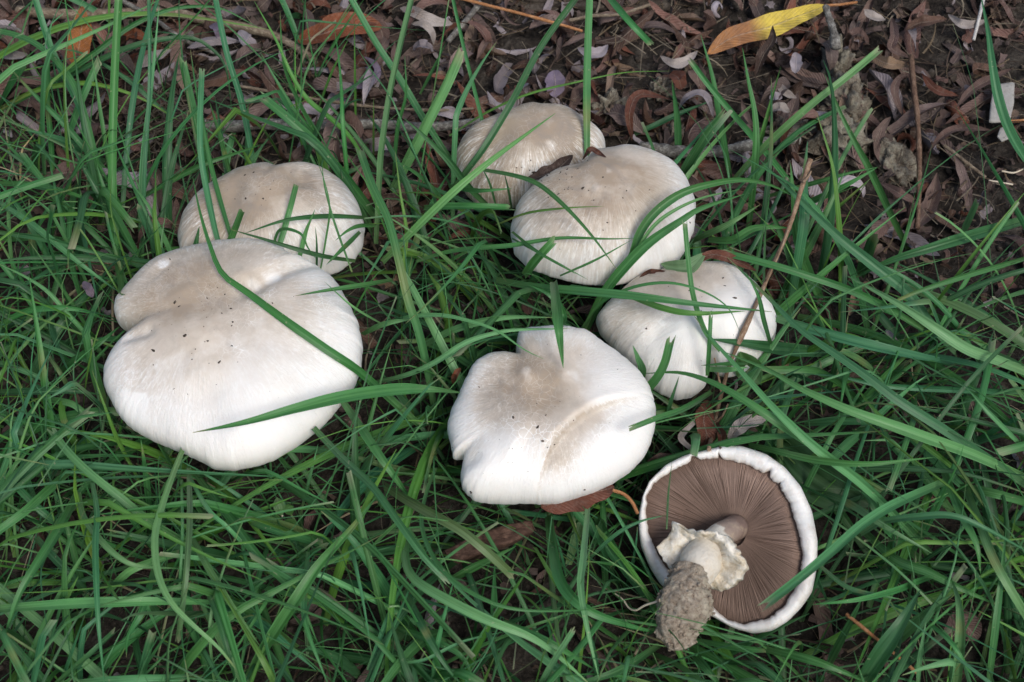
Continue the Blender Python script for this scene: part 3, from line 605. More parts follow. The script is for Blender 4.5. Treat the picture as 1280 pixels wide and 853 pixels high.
def traced(px, w, z, c, tip, acc, roll=None, m=5):
    tree = BVHX[tip[1]] if len(tip) > 1 else None; tip = tip[0]
    n = 30; p = spline(px, n); t = np.linspace(0, 1, n)
    zz = z[0]*(1-t)+z[2]*t+(z[1]-(z[0]+z[2])/2)*4*t*(1-t)
    P = at(p[:, 0], p[:, 1], zz/100.0)
    Q, hit = clear(P, .0035, tree)
    if tree is None and z[0] < 3.6 and hit[0]:                                 # a root hidden under a cap stays under it
        k = int(np.argmax(~hit)) if (~hit).any() else n
        if k < n*.45 and px[0] != (152,368): Q[:k] = P[:k]; hit[:k] = False
    if hit.any():                                             # keep the lift smooth along the blade
        lift = np.linalg.norm(Q-P, axis=1); l2 = lift.copy()
        for _ in range(4): l2 = np.maximum(lift, smooth1(l2, 3))
        dirs = nrm(CL-P); P = P+dirs*l2[:, None]
    T = nrm(np.gradient(P, axis=0)); view = nrm(CL-P); side = nrm(np.cross(T, view)); upv = nrm(np.cross(side, T))
    a = (roll if roll is not None else rng.uniform(-.6, .6)) + np.linspace(-.35, .35, n)*rng.choice([-1, 1])
    s2 = side*np.cos(a)[:, None]+upv*np.sin(a)[:, None]; u2 = -side*np.sin(a)[:, None]+upv*np.cos(a)[:, None]
    d = (P-CL)@FW; hw = .5*w*blade_profile(n, tip)*d/FPX/np.maximum(np.abs(np.cos(a)), .55)
    acc.add(P, hw, s2, u2, blade_cols(n, c, tip), m, rng.uniform(.25, .6), jag=1.3 if tip == 'c' else 0)
# label, points root->tip, width px, heights cm (root, middle, tip), colour, tip
T_ = [
('tall wide upright blade standing left of the tan domed mushroom',[(152,368),(143,290),(140,213),(143,100),(149,-8)],11,(0,6,11),'m','c'),
('slim upright blade rising beside the tall wide one at top left',[(178,330),(181,213),(187,100),(186,-6)],5,(0,6,10),'b','c'),
('pointed upright blade whose tip ends just below the top left branch',[(176,320),(178,213),(190,100),(199,4)],7,(0,5,9),'l','p'),
('long blade leaning out of the photo top above the tan domed mushroom',[(320,222),(310,165),(300,120),(283,65),(268,-6)],8,(1,5,8),'b','c'),
('blade slanting from the top left corner down to the big upright tuft',[(135,240),(118,190),(100,135),(70,75),(58,45),(42,-6)],9,(0,4,8),'b','c'),
(None,[(133,255),(118,190),(105,140),(92,105),(72,78),(45,55),(20,44),(-6,38)],8,(0,5,5),'m','c'),
(None,[(240,165),(200,135),(170,108),(140,87),(100,66),(62,60)],6,(0,3,3),'b','p'),
('long thin blade arching over the fallen orange leaf at top left',[(-5,140),(30,122),(80,92),(120,65),(160,35),(205,14),(245,8),(280,12),(325,36)],7,(1,5,3),'m','p'),
(None,[(40,115),(80,98),(120,78),(160,60),(200,50),(240,48),(265,62),(282,85),(290,140)],7,(1,5,1),'d','p'),
('grey green blade crossing the foot of the tall tuft, tip at far left',[(140,222),(110,190),(80,155),(40,115),(8,80)],8,(1,4,5),'b','p'),
('short upright blade with a cut tip near the left edge',[(66,225),(64,180),(60,130),(60,79)],7,(0,3,6),'m','c'),
(None,[(-6,140),(20,125),(50,112),(100,104),(140,110),(180,125),(225,152)],6,(1,4,2),'y','p'),
(None,[(138,225),(130,170),(124,130),(120,100),(114,68)],5,(0,3,5),'l','p'),
('wide mown blade with frayed white tip behind the tan domed mushroom',[(262,250),(255,212),(247,165),(237,120),(228,79)],11,(1,4,7),'m','c'),
(None,[(296,318),(289,297),(275,250),(262,200),(253,150),(245,110),(238,62)],6,(3.8,7,9),'m','pA'),
('straight blade standing in front of the left side of the tan domed mushroom',[(282,322),(272,298),(260,245),(252,200),(250,160),(252,92)],8,(3.8,7,9),'b','cA'),
('very long blade kinked over the top of the largest cap',[(528,534),(500,510),(450,465),(410,438),(360,403),(310,366),(278,342),(262,305),(250,265),(241,222)],11,(2,7,9),'m','p'),
(None,[(196,330),(205,270),(215,210),(226,170),(236,138)],9,(0,3,6),'d','p'),
(None,[(288,220),(276,175),(262,128)],6,(1,3,5),'m','p'),
(None,[(170,250),(215,225),(250,207),(285,195),(330,180)],7,(1,4,3),'m','p'),
('wide blade reaching in from the left edge below the upright tufts',[(-8,229),(40,232),(90,243),(132,260)],8,(2,4,4),'m','p'),
('pale blade running from the left edge down to the largest cap',[(-8,249),(45,285),(90,322),(130,352),(150,366)],8,(5,5,3),'l','p'),
(None,[(180,336),(155,290),(135,250),(122,210),(122,205)],9,(1,4,6),'m','p'),
(None,[(150,300),(125,245),(98,198),(90,180)],9,(1,4,5),'d','p'),
(None,[(-6,290),(50,298),(90,308),(130,318),(185,332)],7,(4,5,3),'d','p'),
(None,[(108,390),(95,350),(85,305),(72,250),(60,190)],7,(0,4,5),'m','p'),
(None,[(105,300),(85,270),(60,235),(30,195)],8,(0,3,4),'m','c'),
(None,[(70,340),(35,275),(-6,222)],9,(0,3,4),'b','p'),
('short cut blade standing beside the upper left edge of the largest cap',[(201,326),(188,295),(175,261)],8,(2,4,6),'b','c'),
('upright pointed blade with its tip left of the notch in the largest cap',[(74,605),(66,550),(58,500),(50,440),(42,385),(36,344)],10,(0,5,8),'m','p'),
(None,[(-6,410),(30,390),(70,385),(110,390),(140,406)],8,(2,4,2),'m','p'),
(None,[(130,445),(103,413),(85,393),(60,365),(30,345),(-6,328)],6,(1,4,5),'l','p'),
(None,[(70,468),(90,452),(120,432),(150,408)],9,(1,4,4),'m','p'),
(None,[(-6,452),(40,468),(75,486)],7,(3,4,3),'l','p'),
(None,[(-6,491),(60,489),(100,490),(128,494)],9,(3,5,4),'d','p'),
(None,[(55,498),(90,505),(109,521)],9,(3,4.5,4),'l','c'),
(None,[(90,495),(78,470),(62,446)],6,(2,4,4),'g','c'),
(None,[(106,572),(90,548),(83,535),(77,512),(80,500)],9,(1,4,4),'y','c'),
('thin upright blade beside the lower left edge of the largest cap',[(178,608),(155,565),(143,540),(128,500),(115,463)],5,(1,5,7),'y','p'),
('broad striped blade running from the left grass down under the largest cap',[(260,700),(225,675),(190,654),(150,622),(110,590),(82,562),(66,540)],11,(1,6,6),'l','c'),
(None,[(188,645),(183,600),(176,550)],8,(0,3,5),'m','p'),
('wide green blade crossing the bottom left edge of the photo',[(85,590),(50,622),(30,640),(-8,668)],12,(4,6,6),'m','c'),
(None,[(110,686),(80,660),(50,637),(12,600)],10,(1,3,4),'b','c'),
('broad blade folding downward in the lower left corner',[(97,616),(75,660),(50,700),(25,742),(8,790),(3,802)],12,(4,7,5),'m','p'),
(None,[(45,672),(70,700),(95,725),(108,742)],10,(4,4.5,3),'d','c'),
('widest flat blade lying horizontally across the lower left corner',[(-8,762),(60,757),(110,754),(180,752),(225,752),(330,755)],13,(5,6.5,3),'l','p'),
('upright two toned blade hanging over the flat one at lower left',[(115,603),(121,640),(119,680),(120,720),(123,780),(131,858)],8,(6,8.5,6),'b','p'),
('pale curved blade sweeping right below the largest cap',[(98,615),(104,645),(125,675),(150,698),(175,708),(228,711)],8,(5,7,5),'l','p'),
('long S curved blade hanging under the largest cap',[(228,562),(213,600),(200,640),(193,675),(198,720),(215,755),(245,785),(275,812),(310,856)],9,(5,8.5,6),'l','p'),
('brownish drooping blade with a cut end below the largest cap',[(236,585),(237,650),(232,720),(226,770),(222,799)],8,(5,8,5),'g','c'),
(None,[(227,600),(228,660),(226,700),(224,732)],4,(5,7,6),'l','c'),
('pale blade slanting right in the lower left grass',[(238,668),(262,712),(290,757),(325,808)],9,(5,7,5),'l','p'),
(None,[(236,595),(260,637),(282,658),(301,678)],6,(4,7,6),'l','c'),
(None,[(245,592),(290,650),(320,692),(370,745),(398,806)],11,(3,6,4),'m','p'),
(None,[(258,736),(275,780),(297,860)],8,(6,7,5),'d','p'),
(None,[(132,742),(160,715),(195,700),(222,692)],10,(4,5.5,4),'l','c'),
(None,[(192,712),(178,762),(160,796),(158,822)],9,(5,6,4),'m','p'),
(None,[(66,858),(110,820),(142,791)],7,(3,6,6),'m','c'),
(None,[(100,853),(170,848),(230,847)],10,(4,6,5),'l','c'),
('wide dark blade rising from the bottom edge left of centre',[(308,856),(330,812),(370,750),(400,705),(440,660),(475,615)],15,(3,7,6),'m','p'),
('long blade with a frayed pale tip below and left of the front mushroom',[(392,535),(430,575),(467,610),(500,655),(530,695),(557,723)],10,(4,8,8),'b','c'),
('grey green blade with a ragged dry end under the front mushroom',[(480,606),(510,625),(540,642),(575,662),(605,686),(640,719)],13,(4,7.5,6),'g','c'),
('thin blade bowing in a long curve to the right below the front mushroom',[(545,585),(535,610),(527,645),(532,675),(550,708),(580,735),(620,755),(660,763),(720,763),(762,759)],6,(4,9,7),'m','p'),
('broad pale blade curving through the bottom middle of the photo',[(508,672),(508,702),(520,725),(560,750),(610,775),(660,795),(695,818),(742,860)],13,(5,8,5),'l','p'),
('straight blade from the lower right rim of the largest cap down to the grass',[(428,500),(465,555),(505,613),(525,640)],11,(4,5.5,2),'m','p'),
('dark blade slanting down through the bottom centre grass',[(505,738),(530,785),(555,828),(580,860)],10,(5,6.5,5),'d','p'),
(None,[(540,860),(545,815),(555,770),(568,722)],6,(3,6,8),'b','p'),
(None,[(460,838),(490,760),(515,710)],6,(5,5,5),'b','p'),
(None,[(385,690),(380,760),(385,790),(400,830),(412,860)],7,(5,7,6),'m','p'),
(None,[(315,653),(350,665),(400,680)],12,(4,4.5,3),'m','c'),
(None,[(492,829),(530,825),(580,802),(640,788)],4,(5,6,4),'l','p'),
(None,[(490,783),(550,805),(580,825),(592,858)],9,(3,5,4),'m','p'),
(None,[(558,728),(600,705),(645,683)],10,(2,4,4),'m','p'),
('upright pale blade below the red brown leaf of the front mushroom',[(735,636),(729,700),(726,735),(735,790),(749,850)],9,(5,7.5,6),'l','p'),
('wide curved blade bending towards the muddy stem base',[(687,642),(693,690),(705,733),(738,764),(790,783),(828,792)],14,(3,6,3),'m','p'),
(None,[(742,640),(770,690),(800,732),(822,748)],11,(1,3.5,2),'m','p'),
('short cut blade leaning right at the bottom centre',[(672,862),(690,830),(715,790)],8,(4,7,9),'l','c'),
('thin blade touching the left rim of the overturned cap',[(735,700),(770,668),(800,652),(833,644)],5,(3,5.5,6),'b','p'),
('hair thin dark blade standing on the brown gills',[(833,662),(835,620),(840,577)],2.6,(6,7,8),'d','p'),
(None,[(630,778),(690,805),(745,838)],10,(5,6,4),'m','p'),
(None,[(862,812),(880,832),(905,862)],11,(2,4,3),'m','p'),
(None,[(825,806),(770,840),(700,860)],10,(3,5,4),'m','p'),
(None,[(868,800),(940,812),(1000,812)],8,(1,3,3),'m','p'),
(None,[(668,684),(700,738),(722,772)],5,(4,5.5,4),'y','p'),
('wide blade with a cut end reaching over the right side of the brown gills',[(1182,602),(1120,630),(1080,655),(1040,690),(1005,720),(966,751)],13,(4,8,8),'l','c'),
(None,[(1010,615),(1040,620),(1070,635),(1100,655),(1165,692)],9,(2,6,6),'l','p'),
('arched bluish blade right of the overturned mushroom',[(1075,668),(1105,652),(1150,646),(1190,645),(1230,660),(1290,693)],9,(4,8,6),'b','p'),
(None,[(1080,665),(1120,700),(1160,715),(1200,735),(1250,758)],12,(3,6,5),'m','p'),
(None,[(1175,718),(1150,726),(1120,738),(1070,750),(1015,756)],8,(3,6.5,6),'m','p'),
(None,[(1025,708),(1060,735),(1100,745),(1129,750)],6,(4,6,6),'l','p'),
('broadest dark pointed blade in the lower right',[(1072,862),(1098,822),(1125,782),(1150,738)],22,(4,7.5,8),'d','p'),
('pale wide blade behind the broadest dark one at lower right',[(1110,812),(1150,775),(1192,742)],14,(2,5,6),'l','p'),
('blade lying along the bottom edge under the overturned mushroom',[(955,810),(1010,823),(1050,838),(1085,854)],11,(4,6,5),'m','p'),
('pale striped blade going down to the right edge of the photo',[(1208,612),(1225,655),(1245,705),(1290,782)],12,(4,7,5),'l','c'),
(None,[(1200,609),(1240,616),(1290,629)],12,(3,5,4),'l','c'),
('striped upright blade in the lower right corner',[(1196,860),(1201,790),(1198,750),(1188,720)],13,(3,6,6),'l','p'),
(None,[(1235,860),(1245,780),(1252,720),(1258,660)],9,(3,6,7),'m','p'),
(None,[(1155,775),(1190,805),(1222,856)],6,(5,7,5),'m','p'),
(None,[(1147,858),(1150,820),(1158,776)],6,(4,6,7),'l','p'),
(None,[(1180,590),(1200,640),(1220,680),(1226,718)],11,(4,7,6),'m','p'),
(None,[(1145,765),(1150,700),(1155,625)],3,(2,5,8),'g','p'),
('very long striped blade running from the half buried mushroom to the right edge',[(1300,620),(1260,590),(1215,560),(1172,532),(1122,500),(1080,468),(1040,440),(1000,412),(965,377),(935,347),(905,318)],12,(3,8,6),'b','p'),
('long pale blade parallel to and below the striped one at right',[(1300,607),(1220,570),(1160,548),(1110,530),(1060,512),(1000,485),(960,462),(905,440)],14,(3,8,6),'l','p'),
('long blade crossing the right half of the half buried mushroom diagonally',[(1165,694),(1110,635),(1070,598),(1020,560),(970,513),(925,463),(895,430),(880,412),(866,392)],12,(2,8,7),'l','p'),
('arched blade leading from the half buried mushroom above the overturned one',[(1066,592),(1020,560),(975,530),(930,500),(890,478),(850,466),(806,467)],11,(4,8,5),'m','p'),
(None,[(1040,441),(980,437),(930,430),(888,424)],16,(2,4,5),'d','p'),
('broad bluish blade lying nearly level across the right grass',[(970,398),(1035,418),(1110,437),(1172,450),(1240,460)],13,(4,6,3),'b','p'),
(None,[(1290,490),(1200,487),(1105,482),(1050,471),(1001,467)],8,(3,5,5),'b','p'),
('pointed pale blade pressing left from the right edge of the photo',[(1300,472),(1250,452),(1210,437),(1172,412),(1120,378),(1059,345)],14,(4,8,7),'l','p'),
('dark bluish blade slanting past the broken dry stem',[(1195,440),(1160,402),(1135,367),(1090,330),(1047,295),(1000,250),(950,200)],14,(2,6,7),'b','p'),
('wide dark blade coming in level from the right edge under the bare soil',[(1300,270),(1230,290),(1170,308),(1110,327),(1060,352)],14,(3,6,3),'d','p'),
(None,[(1300,318),(1230,338),(1190,350),(1140,367),(1100,387),(1072,408)],7,(3,6,4),'m','p'),
(None,[(1152,410),(1170,380),(1210,328),(1240,290),(1290,230)],4.5,(1,6,8),'y','p'),
('upright slender blade in the right grass with a fine tip',[(1050,412),(1051,330),(1047,262),(1040,205),(1021,142)],7,(0,6,10),'y','p'),
('blade leaning right over the lichen crusted clods',[(1136,312),(1115,270),(1088,213),(1070,180),(1050,140),(1031,93)],9,(0,5,8),'m','p'),
('diagonal blade with a cut tip crossing the lichen crusted clods',[(915,228),(940,200),(970,170),(1015,130),(1060,95),(1096,65)],10,(0,6,8),'l','c'),
('lone curved blade over the bare soil at top right',[(1300,230),(1285,205),(1262,165),(1248,125),(1240,80),(1235,40),(1226,-6)],12,(0,5,7),'b','x'),
('blade with a pale cut tip between the yellow leaf and the round mushroom',[(1002,247),(965,200),(940,170),(910,135),(885,105),(865,78)],8,(0,4,7),'m','c'),
(None,[(913,225),(905,180),(898,140),(890,95),(876,44)],8,(0,4,7),'m','p'),
('pointed upright blade right below the yellow leaf',[(935,292),(941,235),(945,180),(943,140),(935,100),(928,60)],9,(0,5,8),'m','p'),
(None,[(943,235),(948,190),(958,150),(976,84)],6,(0,4,6),'y','p'),
(None,[(848,204),(847,150),(840,100)],9,(0,2,4),'m','p'),
('broad dark cut blade behind the round tan and white mushroom',[(843,246),(860,207),(880,175),(902,147)],14,(0,4,6),'d','c'),
(None,[(793,168),(820,156),(847,143),(889,126)],7,(0,.8,.6),'d','p'),
('tall straight blade standing before the rearmost mushroom up to the photo top',[(734,195),(733,130),(734,60),(736,-8)],10,(4,8,12),'l','c'),
('long dark blade leaning right past the rearmost mushroom to the photo top',[(560,245),(585,212),(607,182),(640,127),(677,57),(724,-8)],9,(2,7,11),'d','c'),
('short blade poking down from the photo top with a cut tip',[(755,-10),(785,25),(812,53)],9,(9,10,9),'m','c'),
('hair thin yellow green blade over the dead leaves behind the rearmost mushroom',[(562,170),(610,140),(660,118),(720,103),(780,91),(838,89)],3,(2,5,5),'y','p'),
('tall slim blade rising to the photo top between the left and rear mushrooms',[(470,305),(475,213),(478,180),(487,120),(500,60),(517,-8)],8,(1,7,12),'l','c'),
('blade crossing behind the tall slim one and leaning to the top left',[(565,203),(530,150),(500,100),(470,55),(434,-8)],9,(1,5,9),'b','c'),
(None,[(622,222),(610,180),(595,120),(580,60),(565,-8)],5,(2,6,10),'m','c'),
('wide mown blade with a torn white tip left of the rearmost mushroom',[(492,235),(515,190),(535,150),(555,110),(569,78)],14,(1,5,8),'l','c'),
('wide dark cut blade slanting behind the tan domed mushroom',[(470,272),(450,245),(420,208),(390,175),(360,148),(331,124)],13,(1,5,7),'m','c'),
('dark blade with a dry tip crossing the left edge of the rearmost mushroom',[(612,260),(585,232),(560,200),(530,170),(505,148)],9,(4,6,8),'d','p'),
(None,[(460,212),(440,175),(415,150),(385,125),(365,95),(345,50),(318,2)],6,(1,5,8),'y','p'),
(None,[(405,182),(370,140),(345,100),(325,65)],5,(1,4,6),'m','p'),
(None,[(445,175),(444,100),(443,22)],3,(0,4,7),'y','p'),(None,[(398,135),(415,90),(437,46)],3,(1,4,6),'y','p'),
(None,[(525,118),(540,90),(558,53)],4,(1,3,5),'m','p'),(None,[(492,222),(497,160),(507,120),(506,70)],5,(0,4,7),'m','p'),(None,[(467,205),(467,165),(467,122)],2.5,(0,4,6),'y','p'),
(None,[(413,200),(375,130),(355,80),(350,15)],5,(0,4,8),'m','p'),(None,[(380,200),(372,150),(369,100),(369,40)],3,(0,3,6),'y','p'),
('long thick blade curving down the middle gap between left and rear mushrooms',[(545,520),(533,455),(522,410),(510,375),(497,320),(485,275),(465,232),(450,190)],11,(1,8,9),'m','c'),
(None,[(508,395),(505,330),(508,290),(500,240),(494,190)],5,(1,5,8),'y','p'),
('long pale blade lying across the left half of the rearmost mushroom',[(478,328),(527,278),(570,237),(612,202),(655,170),(694,142)],10,(3,8,7),'l','p'),
('thin level blade reaching across the round tan and white mushroom',[(520,327),(560,315),(600,310),(640,307),(700,298),(760,299),(796,298)],6,(3,7,8),'m','p'),
('thin curved blade lying diagonally on the round tan and white mushroom',[(600,212),(640,219),(672,230),(705,257),(740,295),(771,337)],6,(6,9,8),'m','p'),
('finest blade pointing right at the centre of the round tan and white mushroom',[(620,281),(660,266),(710,260),(756,258)],3,(5,8,8),'y','p'),
('broad blade rising between mushrooms and bending over the right rim of the round one',[(732,413),(745,385),(762,356),(790,323),(815,300),(852,275),(877,260),(930,243)],13,(2,8,9),'m','p'),
('uppermost of the arching blades over the right rim of the round mushroom',[(760,358),(788,325),(800,292),(820,265),(852,242),(890,230),(928,225),(965,232),(992,246)],11,(5,9,7),'m','p'),
('slender arching blade between two broader ones at the round mushroom rim',[(782,340),(795,315),(815,285),(840,265),(877,248),(925,237)],5,(6,9,8),'l','p'),
('narrow upright blade standing in front of the half buried mushroom',[(900,440),(880,413),(866,370),(860,325),(856,281)],7,(5,8,10),'m','c'),
('long level blade crossing the whole half buried mushroom',[(620,350),(665,358),(715,363),(790,370),(877,381),(965,390)],11,(3,8,6),'m','p'),
(None,[(780,368),(830,386),(870,392),(932,389)],8,(6,8,7),'y','p'),
('thin looping blade arched over the top of the half buried mushroom',[(728,410),(745,385),(765,370),(800,357),(840,354),(880,365),(910,385),(926,418)],4,(3,9,7),'m','p'),
('drooping pointed blade whose tip touches the top of the front mushroom',[(692,352),(695,378),(698,410),(704,460)],13,(6,10,7),'m','p'),
('pale blade curving to the upper left rim of the front mushroom',[(470,478),(510,468),(545,452),(582,428),(620,416),(650,412),(712,411)],7,(2,7,7),'l','p'),
('thin blade arching in from the left and ending on the front mushroom',[(455,418),(500,399),(545,394),(582,400),(620,413),(655,437),(680,449)],5,(2,7,7),'l','p'),
(None,[(520,437),(560,415),(600,402),(640,396),(692,397)],9,(2,6,6),'l','p'),
(None,[(452,418),(480,405),(520,398)],7,(3,5,5),'l','p'),
('broad dark pointed blade lying over the lower right of the largest cap',[(575,491),(540,487),(495,487),(432,496),(370,511),(320,525),(285,533),(241,541)],15,(4,8,8),'m','x'),
('small pointed blade over the right rim of the largest cap',[(490,350),(450,357),(410,363),(369,370)],6,(5,8,8),'m','p'),
(None,[(475,404),(440,383),(405,352)],3,(5,8,8),'l','p'),
('level blade lying across the middle of the tan domed mushroom',[(458,272),(407,270),(357,275),(305,292)],6,(4,7,7),'d','p'),
('dark blade passing between the largest cap and the tan domed one',[(445,326),(405,320),(370,311),(330,299),(288,287)],6,(5,7,7),'d','p'),
('short cut blade standing on the front of the tan domed mushroom',[(345,316),(352,296),(362,262),(370,232)],8,(4.2,6,8.4),'l','cA'),
(None,[(370,332),(376,315),(383,288),(394,262)],6,(4,6,8),'l','pA'),(None,[(396,342),(396,305),(394,283)],3,(4,6,7),'d','pA'),
(None,[(399,345),(407,300),(412,260),(405,225),(394,196)],2.5,(4,7,9),'m','pA'),(None,[(440,340),(422,290),(413,262),(405,230),(402,196)],3,(6,8,9),'m','p'),
('small curled blade at the right rim of the tan domed mushroom',[(470,282),(450,282),(435,288),(419,301)],5,(5,7.5,8),'m','p'),
(None,[(450,290),(430,310),(408,331)],6,(5,7,7),'m','p'),
(None,[(282,318),(288,300),(295,283),(302,265)],9,(4,6,8),'m','cA'),(None,[(240,326),(244,310),(249,283)],7,(4,5,6),'d','pA'),(None,[(340,315),(350,288),(375,292),(385,310),(396,325)],4,(4,8,6),'m','pA'),
('short blade laid over the right rim of the front mushroom',[(890,490),(855,511),(820,523),(794,533)],8,(3,7,8),'m','c'),
(None,[(833,528),(838,505),(849,470)],5,(3,6,8),'b','p'),
('curved blade stub with a bitten square end before the half buried mushroom',[(785,505),(806,488),(822,470),(831,452),(837,429)],12,(3,6,8),'m','cE'),
('small stub of a split blade at the edge of the half buried mushroom',[(796,485),(803,464),(797,447),(791,432)],10,(3,5,7),'l','pE'),
(None,[(935,455),(905,455),(876,457)],5,(4,6,6),'d','p'),(None,[(884,462),(915,462),(935,459)],8,(4,6,6),'l','p'),
(None,[(884,470),(886,440),(888,398)],6,(5,7,8),'m','c'),
(None,[(964,432),(955,400),(948,370),(932,340)],6,(4,7,8),'m','p'),
(None,[(1155,412),(1110,385),(1060,362),(1010,345),(960,330),(908,317)],10,(3,6,6),'m','c'),
(None,[(1285,566),(1240,520),(1215,492),(1202,478)],6,(4,7,7),'l','p'),
('level blade above the overturned mushroom ending right of it',[(935,556),(960,561),(1022,575),(1085,580),(1168,572)],9,(4,8,8),'m','p'),
(None,[(1000,257),(1047,237),(1096,210)],8,(1,4,5),'m','p'),(None,[(960,245),(1002,233),(1060,217),(1098,209)],6,(1,4,5),'m','p'),(None,[(1005,297),(1045,262),(1091,221)],5,(0,3,5),'y','p'),
('broad speckled blade rising beside the broken dry stem',[(1034,390),(1015,350),(997,300),(992,250),(988,204)],12,(0,4,7),'m','p'),
(None,[(1012,388),(1000,350),(980,300),(960,258)],12,(0,3,4),'m','p'),(None,[(1203,292),(1221,255)],9,(1,3,5),'l','c'),(None,[(1075,345),(1092,302)],16,(0,2,4),'d','c'),
(None,[(862,303),(885,292),(910,280),(950,256)],8,(2,6,6),'l','p'),(None,[(885,300),(915,300),(945,285),(990,285)],10,(2,4,4),'m','p'),
(None,[(700,410),(705,395),(690,370),(660,355)],9,(4,6,6),'m','p'),(None,[(655,345),(670,325),(690,303)],12,(5,7,8),'m','c'),
(None,[(640,290),(672,315),(720,343)],4,(6,8,7),'m','p'),(None,[(640,298),(690,325),(735,350)],3,(6,8,7),'m','p'),(None,[(700,345),(745,325),(790,300)],3,(6,8,8),'m','p'),
(None,[(620,258),(612,230),(600,205)],3,(4,6,7),'d','p'),(None,[(640,262),(635,235),(630,215)],3,(4,6,7),'d','p'),(None,[(560,232),(595,238),(640,236)],6,(4,7,7),'m','p'),(None,[(530,260),(570,258),(635,260)],9,(4,6,6),'m','c'),
(None,[(1290,545),(1250,525),(1215,492)],12,(2,4,4),'d','c'),(None,[(1210,600),(1160,560),(1100,520),(1060,470)],7,(2,5,5),'y','p'),(None,[(1150,700),(1110,660),(1080,610),(1050,570)],12,(1,4,4),'m','p'),
(None,[(1190,640),(1150,590),(1110,550),(1090,500)],12,(1,3,4),'m','p'),(None,[(1050,560),(1075,540),(1110,530)],13,(1,3,3),'d','p'),(None,[(1005,530),(1060,527),(1130,530)],9,(2,4,4),'b','p'),
]
stuffg = Ribbons(); hero_count = 0
for lab, px, w, z, c, tip in T_:
    if lab:
        r = Ribbons(); traced(px, w, z, c, tip, r, m=7); o = r.build('grass_blade', MAT['grass']); tag(o, lab, 'grass blade', 'long grass blades standing clear of the lawn'); hero_count += 1
    else: traced(px, w, z, c, tip, stuffg)

# ------------------------------------------------------------------ the lawn itself
def dens(px, py):
    """how thick the grass grows, 0..1, by place (evaluated on the ground)"""
    d = np.ones_like(px)
    edge = np.where(px < 430, 150+.12*px, np.where(px < 900, 235+.12*(px-430), 352+.10*(px-900)))
    soft = np.where(px < 430, 130, 70)
    d = np.clip((py-edge)/soft, 0, 1)
    left = np.where(px < 430, .09, .003); d = np.maximum(d, left)
    d = np.where((px < 130) & (py > 90), np.maximum(d, .35), d)
    return d
def shoots(Ntry, box, hmul, wr, lens, colp, dmin=0.0):
    x = rng.uniform(box[0], box[1], Ntry); y = rng.uniform(box[2], box[3], Ntry)
    P = np.stack([x, y, np.zeros(Ntry)], -1); px, py, _ = proj(P)
    keep = rng.random(Ntry) < dens(px, py)
    keep &= vnoise(x*26, y*26, 61) > .22
    return P[keep]
PL = [(c['P'], c['n'], c['poly'], c['H']) for c in CAPS.values()]
def blocked(Pts):
    px, py, dz = proj(Pts)
    for P, n, poly, H in PL:
        ins = inpoly(px, py, poly)
        if ins.any():
            dd = ((Pts-P)@n)
            if (dd[ins] > -.012).any(): return True
    return False
acc = Ribbons(); cols_keys = ['m', 'b', 'y', 'l', 'd', 'g', 's']
nb = 0
roots = shoots(4100, (-.62, .62, -.36, .52), 1, None, None, None)
roots = np.vstack([roots, shoots(500, (-1.1, 1.1, -.9, .9), 1, None, None, None)])
for r0 in roots:
    nbl = rng.integers(2, 5); az0 = rng.random()*2*math.pi
    for b in range(nbl):
        for attempt in range(3):
            az = az0+rng.normal()*.9+b*2.1 if attempt == 0 else rng.random()*2*math.pi
            Ln = rng.gamma(4, .023)+.025; Ln = min(Ln, .22)
            thin = rng.random() < .52
            w = rng.uniform(.0006, .0014) if thin else rng.choice([rng.uniform(.0016, .0032), rng.uniform(.0032, .0058)])
            th0 = rng.uniform(.1, 1.15); bend = rng.choice([rng.uniform(.15, .7), rng.uniform(.6, 1.8)]) if Ln > .06 else rng.uniform(.1, .7)
            n = 13; t = np.linspace(0, 1, n); ang = th0+bend*t**1.3; ang = np.minimum(ang, 1.85)
            ds = Ln/(n-1); hx = np.r_[0, np.cumsum(np.sin(ang[:-1])*ds)]; hz = np.r_[0, np.cumsum(np.cos(ang[:-1])*ds)]
            swirl = rng.normal()*.28; azv = az+swirl*t
            dx = np.r_[0, np.cumsum(np.sin(ang[:-1])*ds*np.cos(azv[:-1]))]; dy = np.r_[0, np.cumsum(np.sin(ang[:-1])*ds*np.sin(azv[:-1]))]
            P = np.stack([r0[0]+rng.normal()*.004+dx, r0[1]+rng.normal()*.004+dy, np.minimum(hz, .052+.03*rng.random())*1.0], -1)
            P[:, 2] = np.maximum(P[:, 2], .001)+ground_z(P[0, 0], P[0, 1])
            if not blocked(P[1:]): break
        else: continue
        T = nrm(np.gradient(P, axis=0)); side0 = np.stack([-np.sin(azv), np.cos(azv), 0*azv], -1)
        tw = rng.normal()*.5+rng.normal()*.9*t; upv = nrm(np.cross(T, side0)); s2 = side0*np.cos(tw)[:, None]+upv*np.sin(tw)[:, None]; u2 = np.cross(s2, T)
        c = rng.choice(cols_keys, p=[.31, .14, .15, .15, .18, .03, .04]); tip = 'c' if rng.random() < .2 else 'p'
        if c == 's': w = min(w, .0014); P = P[0]+(P-P[0])*min(1, .06/Ln)
        acc.add(P, .5*w*blade_profile(n, tip), s2, u2, blade_cols(n, c, tip), 3, rng.uniform(.3, .8), jag=1.5 if tip == 'c' else 0); nb += 1
for k in ('V', 'F', 'C', 'U', 'S'):
    src = getattr(stuffg, k)
    if k == 'F': src = [f+acc.n for f in src]
    getattr(acc, k).extend(src)
acc.n += stuffg.n
lawn = acc.build('grass', MAT['grass'], base=np.zeros(3)); tag(lawn, kind='stuff'); lawn['label'] = 'dense green lawn grass around the mushrooms'
print('blades', nb, 'heroes', hero_count)

